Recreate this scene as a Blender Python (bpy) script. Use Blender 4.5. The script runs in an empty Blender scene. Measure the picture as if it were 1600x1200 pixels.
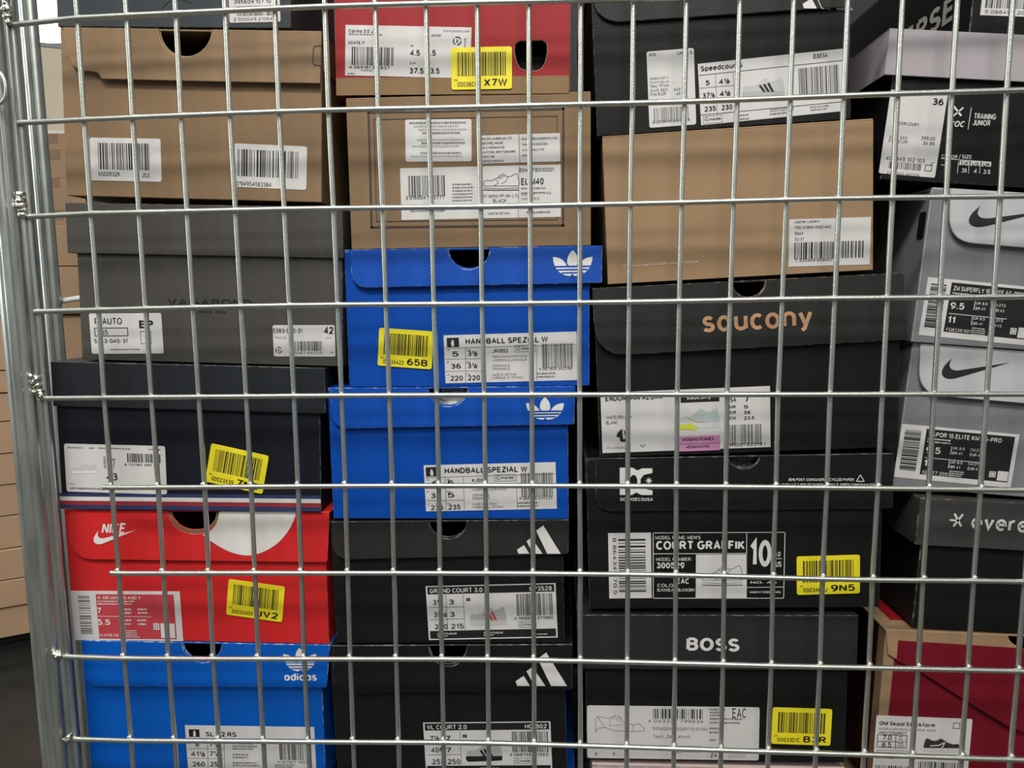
import bpy, math, random
from mathutils import Vector, Matrix
from mathutils.geometry import tessellate_polygon

# ------------------------------------------------------------------ camera
F = 1200.0                      # focal length in pixels of the 1600x1200 frame
RX, RY, RZ = 0.1230, 0.0556, -0.0116
T = Vector((0.0161, 0.0094, 0.6280))
PITCH = 0.0763                  # vertical spacing of the cage mesh
MESH_Z = 0.64                   # height of the fifth cross wire
CX, SX, CY, SY, CZ, SZ = (math.cos(RX), math.sin(RX), math.cos(RY), math.sin(RY), math.cos(RZ), math.sin(RZ))
RM = Matrix(((1,0,0),(0,CX,-SX),(0,SX,CX))) @ Matrix(((CY,0,SY),(0,1,0),(-SY,0,CY))) @ Matrix(((CZ,-SZ,0),(SZ,CZ,0),(0,0,1)))
def to_world_dir(v): return Vector((v[0], v[2], -v[1]))
cp = -(RM.transposed() @ T)
CAM = to_world_dir(cp) + Vector((0, 0, MESH_Z))
C_RIGHT, C_DOWN, C_FWD = (to_world_dir(RM[i]) for i in range(3))
scn = bpy.context.scene
cam_data = bpy.data.cameras.new('camera'); cam = bpy.data.objects.new('camera', cam_data)
scn.collection.objects.link(cam)
cam_data.sensor_width = 36.0; cam_data.lens = F / 1600 * 36.0
cam_data.clip_start = 0.01
M = Matrix.Identity(4)
for i in range(3):
    M[i][0] = C_RIGHT[i]; M[i][1] = -C_DOWN[i]; M[i][2] = -C_FWD[i]; M[i][3] = CAM[i]
cam.matrix_world = M
scn.camera = cam

# ------------------------------------------------------------------ world, lights, exposure
scn.view_settings.view_transform = 'Standard'; scn.view_settings.look = 'None'
scn.view_settings.gamma = 1.0; scn.view_settings.exposure = 0.0
scn.view_settings.use_curve_mapping = False
wd = bpy.data.worlds.new('world'); scn.world = wd; wd.use_nodes = True
wd.node_tree.nodes['Background'].inputs[0].default_value = (0.96, 1.0, 0.98, 1)
wd.node_tree.nodes['Background'].inputs[1].default_value = 0.22
def area(name, loc, target, sx, sy, power, col=(1, 0.985, 0.95)):
    l = bpy.data.lights.new(name, 'AREA'); l.shape = 'RECTANGLE'; l.size = sx; l.size_y = sy
    l.energy = power; l.color = col
    o = bpy.data.objects.new(name, l); scn.collection.objects.link(o); o.location = loc
    o.rotation_euler = (Vector(target) - Vector(loc)).to_track_quat('-Z', 'Y').to_euler()
    return o
area('ceiling_lamp_front', (-0.25, -1.25, 2.35), (0.0, 0.0, 0.75), 1.5, 0.30, 44)
area('daylight_left', (-1.9, -0.15, 1.35), (-0.42, 0.05, 0.85), 0.7, 1.3, 18, (0.90, 0.97, 1.0))
area('ceiling_lamp_rear', (0.5, -2.6, 2.5), (0.0, 0.0, 0.6), 1.8, 0.5, 26)

# ------------------------------------------------------------------ helpers
rnd = random.Random(7)
def s2l(c):
    c /= 255.0
    return c / 12.92 if c <= 0.04045 else ((c + 0.055) / 1.055) ** 2.4
def col(r, g, b): return (s2l(r), s2l(g), s2l(b), 1)
MATS = {}
def mat(name, rgb, rough=0.6, metal=0.0, vary=0.0, vscale=30.0, bump=0.0, bscale=400.0, emit=0.0, spec=0.5, stretch=None):
    if name in MATS: return MATS[name]
    m = bpy.data.materials.new(name); m.use_nodes = True
    nt = m.node_tree; b = nt.nodes['Principled BSDF']
    c = col(*rgb)
    b.inputs['Base Color'].default_value = c
    b.inputs['Roughness'].default_value = rough; b.inputs['Metallic'].default_value = metal
    b.inputs['Specular IOR Level'].default_value = spec
    if emit:
        b.inputs['Emission Color'].default_value = c; b.inputs['Emission Strength'].default_value = emit
    if vary or bump:
        tc = nt.nodes.new('ShaderNodeTexCoord'); mp = nt.nodes.new('ShaderNodeMapping')
        nt.links.new(tc.outputs['Object'], mp.inputs['Vector'])
        if stretch: mp.inputs['Scale'].default_value = stretch
    if vary:
        n = nt.nodes.new('ShaderNodeTexNoise'); n.inputs['Scale'].default_value = vscale; n.inputs['Detail'].default_value = 5
        nt.links.new(mp.outputs[0], n.inputs['Vector'])
        r = nt.nodes.new('ShaderNodeValToRGB')
        r.color_ramp.elements[0].position = 0.3; r.color_ramp.elements[1].position = 0.7
        r.color_ramp.elements[0].color = tuple(x * (1 - vary) for x in c[:3]) + (1,)
        r.color_ramp.elements[1].color = tuple(min(1, x * (1 + vary)) for x in c[:3]) + (1,)
        nt.links.new(n.outputs['Fac'], r.inputs['Fac']); nt.links.new(r.outputs['Color'], b.inputs['Base Color'])
    if bump:
        n2 = nt.nodes.new('ShaderNodeTexNoise'); n2.inputs['Scale'].default_value = bscale; n2.inputs['Detail'].default_value = 3
        nt.links.new(mp.outputs[0], n2.inputs['Vector'])
        bp = nt.nodes.new('ShaderNodeBump'); bp.inputs['Strength'].default_value = bump; bp.inputs['Distance'].default_value = 0.0006
        nt.links.new(n2.outputs['Fac'], bp.inputs['Height']); nt.links.new(bp.outputs['Normal'], b.inputs['Normal'])
    MATS[name] = m
    return m
def card(name, rgb, rough=0.62, vary=0.07, **k):
    return mat(name, rgb, rough=rough, vary=vary, vscale=k.pop('vscale', 22), bump=k.pop('bump', 0.25), bscale=350, spec=k.pop('spec', 0.22), **k)

STEEL = mat('galvanised_steel', (198, 202, 196), rough=0.36, metal=0.9, vary=0.30, vscale=120, bump=0.6, bscale=300, stretch=(1, 1, .12))
STEEL_WIRE = mat('zinc_plated_wire', (214, 217, 207), rough=0.36, metal=0.95, vary=0.08, vscale=60, bump=0.25, bscale=500)
STEEL_BLUE = mat('blue_grey_steel', (168, 174, 168), rough=0.40, metal=0.8, vary=0.12, vscale=40)
WELDM = mat('bright_weld_zinc', (225, 222, 208), rough=0.22, metal=1.0, vary=0.15, vscale=200, bump=0.9, bscale=700)
INK = mat('ink_black', (22, 22, 24), rough=0.6)
INK_SOFT = mat('ink_grey', (112, 110, 110), rough=0.6)
INK_PALE = mat('ink_pale_grey', (168, 166, 164), rough=0.6)
PAPER = mat('label_paper', (214, 211, 208), rough=0.5, vary=0.02, vscale=40)
WHITE = mat('ink_white', (222, 220, 214), rough=0.55)
YELLOW = mat('yellow_label_paper', (242, 226, 40), rough=0.45, vary=0.02, vscale=40)
PINK = mat('ink_pink', (206, 140, 180), rough=0.55)
TAN_INK = mat('ink_tan', (186, 142, 104), rough=0.55)
RED_INK = mat('ink_red', (190, 62, 70), rough=0.55)
LIME = mat('ink_lime', (205, 208, 70), rough=0.55)
MINT = mat('ink_mint', (178, 192, 190), rough=0.55)
BORDER = mat('ink_brown_black', (62, 50, 42), rough=0.6)

def worn(name, board, pale, rough=0.65):
    """board edge: printed colour rubbed through to the paper in places"""
    m = mat(name, board, rough=rough, vary=0.01, vscale=160)
    r = [n for n in m.node_tree.nodes if n.type == 'VALTORGB'][0].color_ramp
    r.elements[0].position = 0.50; r.elements[1].position = 0.60
    r.elements[0].color = col(*board); r.elements[1].color = col(*pale)
    return m
def link(o, parent=None):
    scn.collection.objects.link(o)
    if parent is not None: o.parent = parent
    return o
class MB:
    """collects polygons with material slots; build() links them as one mesh object"""
    def __init__(self): self.v = []; self.f = []; self.mi = []; self.mats = []; self.smooth = []
    def slot(self, m):
        if m not in self.mats: self.mats.append(m)
        return self.mats.index(m)
    def face(self, pts, m, smooth=False):
        i = len(self.v); self.v += [tuple(p) for p in pts]
        self.f.append(tuple(range(i, i + len(pts)))); self.mi.append(self.slot(m)); self.smooth.append(smooth)
    def raw(self, vs, fs, m, smooth=False):
        i = len(self.v); s = self.slot(m); self.v += [tuple(p) for p in vs]
        for f in fs: self.f.append(tuple(i + k for k in f)); self.mi.append(s); self.smooth.append(smooth)
    def box(self, x0, x1, y0, y1, z0, z1, m, me=None):
        """box with tiny chamfered long edges"""
        e = min(0.0006, (x1-x0)/4, (y1-y0)/4, (z1-z0)/4)
        vs = []; idx = {}
        for sx in (0, 1):
            for sy in (0, 1):
                for sz in (0, 1):
                    X, Y, Z = (x0, x1)[sx], (y0, y1)[sy], (z0, z1)[sz]
                    ix, iy, iz = (e, -e)[sx], (e, -e)[sy], (e, -e)[sz]
                    idx[sx, sy, sz, 'x'] = len(vs); vs.append((X, Y + iy, Z + iz))
                    idx[sx, sy, sz, 'y'] = len(vs); vs.append((X + ix, Y, Z + iz))
                    idx[sx, sy, sz, 'z'] = len(vs); vs.append((X + ix, Y + iy, Z))
        main = []; edge = []
        main.append([idx[0,a,b,'x'] for a, b in ((0,0),(0,1),(1,1),(1,0))]); main.append([idx[1,a,b,'x'] for a, b in ((0,0),(1,0),(1,1),(0,1))])
        main.append([idx[a,0,b,'y'] for a, b in ((0,0),(1,0),(1,1),(0,1))]); main.append([idx[a,1,b,'y'] for a, b in ((0,0),(0,1),(1,1),(1,0))])
        main.append([idx[a,b,0,'z'] for a, b in ((0,0),(0,1),(1,1),(1,0))]); main.append([idx[a,b,1,'z'] for a, b in ((0,0),(1,0),(1,1),(0,1))])
        for a in (0, 1):
            for b in (0, 1):
                edge.append([idx[a,b,0,'x'], idx[a,b,0,'y'], idx[a,b,1,'y'], idx[a,b,1,'x']])
                edge.append([idx[a,0,b,'x'], idx[a,0,b,'z'], idx[a,1,b,'z'], idx[a,1,b,'x']])
                edge.append([idx[0,a,b,'y'], idx[0,a,b,'z'], idx[1,a,b,'z'], idx[1,a,b,'y']])
        cor = [[idx[a,b,c,'x'], idx[a,b,c,'y'], idx[a,b,c,'z']] for a in (0,1) for b in (0,1) for c in (0,1)]
        self.raw(vs, main, m); self.raw(vs, edge + cor, me or m)
    def plate(self, outline, yf, thick, m, me, holes=(), e=0.00045):
        """upright sheet: outline in (x, z); front at yf(x, z), thickness into +y, chamfered front rim"""
        if not callable(yf):
            c = yf; yf = lambda x, z: c
        loops = [outline] + list(holes); ins = []
        for k, lp in enumerate(loops):
            n = len(lp); a = sum(lp[i][0]*lp[(i+1)%n][1] - lp[(i+1)%n][0]*lp[i][1] for i in range(n))
            sgn = (1 if a > 0 else -1) * (1 if k == 0 else -1)
            q = []
            for i in range(n):
                p0, p1, p2 = Vector(lp[i-1]), Vector(lp[i]), Vector(lp[(i+1)%n])
                d1 = (p1-p0); d2 = (p2-p1)
                d1 = d1.normalized() if d1.length > 1e-9 else Vector((1,0)); d2 = d2.normalized() if d2.length > 1e-9 else d1
                nn = Vector((-d1.y-d2.y, d1.x+d2.x)); nn = nn.normalized() if nn.length > 1e-6 else Vector((-d1.y, d1.x))
                q.append(tuple(p1 + nn * e * sgn))
            ins.append(q)
        tri = tessellate_polygon([[Vector((p[0], p[1], 0)) for p in lp] for lp in ins])
        flat = [p for lp in ins for p in lp]
        self.raw([(x, yf(x, z), z) for x, z in flat], tri, m)
        flat2 = [p for lp in loops for p in lp]
        self.raw([(x, yf(x, z) + thick, z) for x, z in flat2], tri, m)
        for lp, q in zip(loops, ins):
            n = len(lp)
            vs = [(x, yf(x, z), z) for x, z in q] + [(x, yf(x, z) + e, z) for x, z in lp] + [(x, yf(x, z) + thick, z) for x, z in lp]
            fs = []
            for i in range(n):
                j = (i+1) % n
                fs.append((i, j, n+j, n+i)); fs.append((n+i, n+j, 2*n+j, 2*n+i))
            self.raw(vs, fs, me)
    def tube(self, pts, r, m, n=12, caps=True):
        pts = [Vector(p) for p in pts]; rings = []
        ref = Vector((0, 1, 0)) if abs((pts[-1]-pts[0]).normalized().y) < 0.8 else Vector((1, 0, 0))
        for i, p in enumerate(pts):
            d = (pts[min(i+1, len(pts)-1)] - pts[max(i-1, 0)]).normalized()
            a = d.cross(ref).normalized(); b = d.cross(a)
            rr = r[i] if isinstance(r, (list, tuple)) else r
            rings.append([p + (a*math.cos(2*math.pi*k/n) + b*math.sin(2*math.pi*k/n))*rr for k in range(n)])
        vs = [q for ring in rings for q in ring]; fs = []
        for i in range(len(pts)-1):
            for k in range(n):
                fs.append((i*n+k, i*n+(k+1)%n, (i+1)*n+(k+1)%n, (i+1)*n+k))
        self.raw(vs, fs, m, True)
        if caps:
            self.face(rings[0][::-1], m); self.face(rings[-1], m)
    def blob(self, c, r, m, seed=0, amp=0.35, scale=(1,1,1)):
        rr = random.Random(seed); n, k = 10, 7; c = Vector(c); vs = []; fs = []
        for i in range(k+1):
            th = math.pi*i/k
            for j in range(n):
                ph = 2*math.pi*j/n; q = r*(1 + (rr.uniform(-amp, amp) if 0 < i < k else 0))
                vs.append(c + Vector((q*math.sin(th)*math.cos(ph)*scale[0], q*math.sin(th)*math.sin(ph)*scale[1], q*math.cos(th)*scale[2])))
        for i in range(k):
            for j in range(n):
                fs.append((i*n+j, (i+1)*n+j, (i+1)*n+(j+1)%n, i*n+(j+1)%n))
        self.raw(vs, fs, m, True)
    def build(self, name, parent=None):
        me = bpy.data.meshes.new(name); me.from_pydata(self.v, [], self.f)
        for m in self.mats: me.materials.append(m)
        me.polygons.foreach_set('material_index', self.mi); me.polygons.foreach_set('use_smooth', self.smooth)
        me.validate(); me.update()
        return link(bpy.data.objects.new(name, me), parent)
def tag(o, label=None, cat=None, group=None, kind=None):
    if label: o['label'] = label
    if cat: o['category'] = cat
    if group: o['group'] = group
    if kind: o['kind'] = kind
    return o

def ray(u, v): return C_RIGHT*((u-800)/F) + C_DOWN*((v-600)/F) + C_FWD
def hit(u, v, p, n):
    d = ray(u, v); return CAM + d*((p-CAM).dot(n)/d.dot(n))
def at_y(u, v, y): return hit(u, v, Vector((0, y, 0)), Vector((0, 1, 0)))

# ------------------------------------------------------------------ the room
fl = MB(); fl.box(-5, 4, -4, 4.2, -0.06, 0.0, mat('dark_floor', (52, 49, 45), rough=0.5, vary=0.25, vscale=14, bump=0.3, bscale=60))
tag(fl.build('floor'), kind='structure')
WALLM = mat('pale_wall_paint', (176, 172, 164), rough=0.8, vary=0.03, vscale=4)
wl = MB(); wl.box(-5, 4, 4.0, 4.1, 0, 3.2, WALLM); tag(wl.build('wall_back'), kind='structure')
wn = MB()
a = at_y(10, 75, 3.99); b = at_y(235, -330, 3.99)
wn.box(a.x, b.x, 3.955, 3.975, a.z, b.z, mat('bright_daylight_pane', (255, 255, 255), rough=0.3, emit=4.0))
FR = mat('window_frame_paint', (208, 206, 200), rough=0.5)
for (x0, x1, z0, z1) in ((a.x-.05, a.x, a.z-.05, b.z+.05), (b.x, b.x+.05, a.z-.05, b.z+.05), (a.x, b.x, a.z-.05, a.z), (a.x, b.x, b.z, b.z+.05)):
    wn.box(x0, x1, 3.93, 3.998, z0, z1, FR)
tag(wn.build('window_1'), kind='structure')

# ------------------------------------------------------------------ boxes
class Face:
    def __init__(self, quad, d, yaw=0.0, roll=None):
        y = math.radians(yaw); ex0 = Vector((math.cos(y), math.sin(y), 0)); n = Vector((math.sin(y), -math.cos(y), 0)); up = Vector((0, 0, 1))
        cu = sum(p[0] for p in quad)/4; cv = sum(p[1] for p in quad)/4
        P0 = at_y(cu, cv, d)
        pts = [hit(u, v, P0, n) - P0 for u, v in quad]
        p2 = [Vector((q.dot(ex0), q.z)) for q in pts]
        tl, tr, br, bl = p2
        h = (tr-tl) + (br-bl); vv = (tl-bl) + (tr-br)
        a1 = math.atan2(h.y, h.x); a2 = math.atan2(-vv.x, vv.y)
        ang = math.radians(roll) if roll is not None else (a1*h.length + a2*vv.length*0.5)/(h.length + vv.length*0.5)
        self.roll = math.degrees(ang)
        c2 = sum(p2, Vector((0, 0)))/4
        e1 = Vector((math.cos(ang), math.sin(ang))); e2 = Vector((-math.sin(ang), math.cos(ang)))
        self.w = h.dot(e1)/2; self.h = vv.dot(e2)/2
        self.ex = ex0*e1.x + up*e1.y; self.ez = ex0*e2.x + up*e2.y; self.n = n
        self.O = P0 + ex0*c2.x + up*c2.y - self.ez*self.h/2
        self.mw = Matrix.Identity(4)
        for i in range(3):
            self.mw[i][0] = self.ex[i]; self.mw[i][1] = -n[i]; self.mw[i][2] = self.ez[i]; self.mw[i][3] = self.O[i]
    def loc(self, u, v):
        q = hit(u, v, self.O, self.n) - self.O
        return Vector((q.dot(self.ex), q.dot(self.ez)))

def rounded(pts, radii, seg=8):
    """polygon with per-corner radius"""
    out = []; n = len(pts)
    for i in range(n):
        p0, p1, p2 = Vector(pts[i-1]), Vector(pts[i]), Vector(pts[(i+1) % n]); r = radii[i]
        if r <= 0: out.append(tuple(p1)); continue
        a = (p0-p1).normalized(); b = (p2-p1).normalized()
        half = a.angle(b)/2; t = min(r/math.tan(half), (p0-p1).length*0.49, (p2-p1).length*0.49)
        s = p1 + a*t; f = p1 + b*t
        for k in range(seg+1):
            q = k/seg
            out.append(tuple(s*(1-q)**2 + p1*2*q*(1-q) + f*q*q))
    return out

def with_notch(pts, xc, ztop, r, depth=None, seg=18):
    """cuts a round thumb notch out of the top edge; pts must run TL ... TR with the top edge last (TR -> TL)"""
    depth = depth or r
    return pts + [(xc + r*math.cos(math.pi*k/seg), ztop - depth*math.sin(math.pi*k/seg)) for k in range(seg+1)]

PXM = None
def box_body(fc, D, m, me, parent, z1=None, notch=None, holes=(), t=0.0016, x0=None, x1=None, front_split=None):
    """hollow tray: floor, back, sides and a front wall that may carry holes or a thumb notch"""
    z1 = z1 or fc.h; x0 = -fc.w/2 if x0 is None else x0; x1 = fc.w/2 if x1 is None else x1
    b = MB()
    out = [(x0, z1), (x0, 0), (x1, 0), (x1, z1)]
    if notch: out = with_notch(out, notch[0], z1, notch[1], notch[2])
    b.plate(out, 0.0, t, m, me, holes=holes)
    b.box(x0, x0+t, t, D, 0, z1, m, me); b.box(x1-t, x1, t, D, 0, z1, m, me)
    b.box(x0+t, x1-t, D-t, D, 0, z1, m, me); b.box(x0+t, x1-t, t, D-t, 0, t, m, me)
    return b

GROUP = 'shoe boxes stacked in the cage'
class ShoeBox:
    def __init__(self, label, quad, d=0.030, yaw=0.0, depth=0.31, roll=None, below=None):
        self.f = f = Face(quad, d, yaw, roll); self.D = depth
        if below is not None:                     # keep the top edge clear of the box it carries
            g = below.f; ex = 0.0
            for s_ in (-1, 1):
                for a, b_ in ((f, g), (g, f)):
                    if a is f:
                        p = f.O + f.ex*(f.w/2*s_) + f.ez*f.h; q = p - g.O
                        if abs(q.dot(g.ex)) <= g.w/2 + .002: ex = max(ex, q.dot(g.ez))
                    else:
                        p = g.O + g.ex*(g.w/2*s_); q = p - f.O
                        if abs(q.dot(f.ex)) <= f.w/2 + .002: ex = max(ex, f.h - q.dot(f.ez))
            f.h -= ex + 0.0004
        self.root = bpy.data.objects.new('shoe_box', None); link(self.root); self.root.empty_display_size = 0.02
        self.root.matrix_world = self.f.mw
        tag(self.root, label, 'shoe box', GROUP)
        self.yoff = lambda x, z: 0.0
    # ---- box styles
    def flap_box(self, m, me, flap, rad, notch=None, mf=None, body_quad=None, jag=False, stand=0.0022, inner=None, body_notch=0.95, top_m=None, outline=None, sides=True):
        """tray with a hinged lid: top panel and front flap; flap px = (TL, TR, BR, BL), notch px = (cx, cy_top, radius, depth)"""
        f = self.f; mf = mf or m; px = f.w/abs(flap[1][0]-flap[0][0])
        L = [f.loc(*p) for p in flap]; zt = f.h
        x0, x1 = (-f.w/2, f.w/2)
        if body_quad: x0 = f.loc(*body_quad[0]).x; x1 = f.loc(*body_quad[1]).x
        nb = nf = None
        if notch:
            xc = f.loc(notch[0], notch[1]).x; r = notch[2]*px; dp = (notch[3] if len(notch) > 3 else notch[2])*px
            nf = (xc, r, dp); nb = (xc, r*body_notch, dp*body_notch - 0.002)
        b = box_body(f, self.D, m, me, self.root, z1=zt-0.0016, notch=nb, x0=x0, x1=x1)
        b.build('body', self.root)
        if inner and nf:
            q = [(nb[0] + nb[1]*math.cos(math.pi*k/20), zt-.002 - nb[2]*math.sin(math.pi*k/20)) for k in range(21)]
            q2 = [(nf[0] + (nf[1]+.002)*math.cos(math.pi*k/20), zt-.002 - (nf[2]+.001)*math.sin(math.pi*k/20)) for k in range(20, -1, -1)]
            ri = MB(); ri.plate(q + q2, -.0004, .0003, inner, inner, e=.00005); ri.build('notch_rim', self.root)
        if outline: pts = [tuple(f.loc(*p)) for p in outline]; pts[0] = (pts[0][0], zt); pts[-1] = (pts[-1][0], zt)
        else:
            q = [(L[0].x, zt), tuple(L[3]), tuple(L[2]), (L[1].x, zt)]
            r = rad if isinstance(rad, tuple) else (rad, rad)
            pts = rounded(q, (0, r[0]*px, r[1]*px, 0))
        if nf: pts = with_notch(pts, nf[0], zt, nf[1], nf[2])
        zb = min(L[2].y, L[3].y)
        yf = lambda x, z: -0.0013 - stand*max(0.0, min(1.0, (zt-z)/(zt-zb)))
        lid = MB(); lid.plate(pts, yf, 0.0012, mf, me)
        # top panel, with the thumb notch running into it when there is one
        top = zt-0.0015
        xa, xb = min(L[0].x, x0), max(L[1].x, x1)
        lid.box(xa, xb, 0.0-0.0001, self.D, top, zt, mf if top_m is None else top_m, me)
        if sides: lid.box(x0-0.0012, x0-0.0001, 0.004, self.D-0.004, max(zb, zt-0.03), top, mf, me)
        if sides: lid.box(x1+0.0001, x1+0.0012, 0.004, self.D-0.004, max(zb, zt-0.03), top, mf, me)
        self.lid = lid.build('lid', self.root)
        self.yoff = lambda x, z: yf(x, z) if z > zb - 0.0005 else 0.0
        self.zb = zb
        return self
    def lid_box(self, m, me, lid, body, mlid=None, melid=None, over=0.0014):
        """tray under a lift-off lid; lid px = (TL, TR, BR, BL), body px = (left, right) points near its base"""
        f = self.f; L = [f.loc(*p) for p in lid]; zt = f.h; zl = (L[2].y + L[3].y)/2
        x0, x1 = f.loc(*body[0]).x, f.loc(*body[1]).x
        b = box_body(f, self.D, m, me, self.root, z1=zt-0.002, x0=x0, x1=x1); b.build('body', self.root)
        lx0, lx1 = (L[0].x+L[3].x)/2, (L[1].x+L[2].x)/2
        lx0 = min(lx0, x0-0.0012); lx1 = max(lx1, x1+0.0012)
        l = MB(); ml = mlid or m; mel = melid or me; t = 0.0014; y0 = -over-t
        l.plate([(lx0, zt), (lx0, zl), (lx1, zl), (lx1, zt)], y0, t, ml, mel)
        l.box(lx0, lx0+t*0.6, y0+t, self.D+0.002, zl, zt-0.0015, ml, mel); l.box(lx1-t*0.6, lx1, y0+t, self.D+0.002, zl, zt-0.0015, ml, mel)
        l.box(lx0, lx1, y0+t, self.D+0.002, zt-0.0015, zt, ml, mel)
        self.lid = l.build('lid', self.root)
        self.yoff = lambda x, z: y0 if z > zl-0.0003 else 0.0
        return self
    def plain_box(self, m, me, holes=(), bands=()):
        f = self.f
        b = box_body(f, self.D, m, me, self.root, z1=f.h-0.0016, holes=[[tuple(f.loc(*p)) for p in h] for h in holes])
        b.box(-f.w/2, f.w/2, 0.0006, self.D, f.h-0.0015, f.h, m, me)
        self.body = b.build('body', self.root)
        return self
    def print(self, name, tl, tr, bl, parent=None, lift=-0.0002):
        return Sheet(self, name, tl, tr, bl, None, 0, parent, lift)
    def sheet(self, name, tl, tr, bl, paper=None, rad=0, parent=None, lift=0.0):
        return Sheet(self, name, tl, tr, bl, paper or PAPER, rad, parent, lift)

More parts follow.
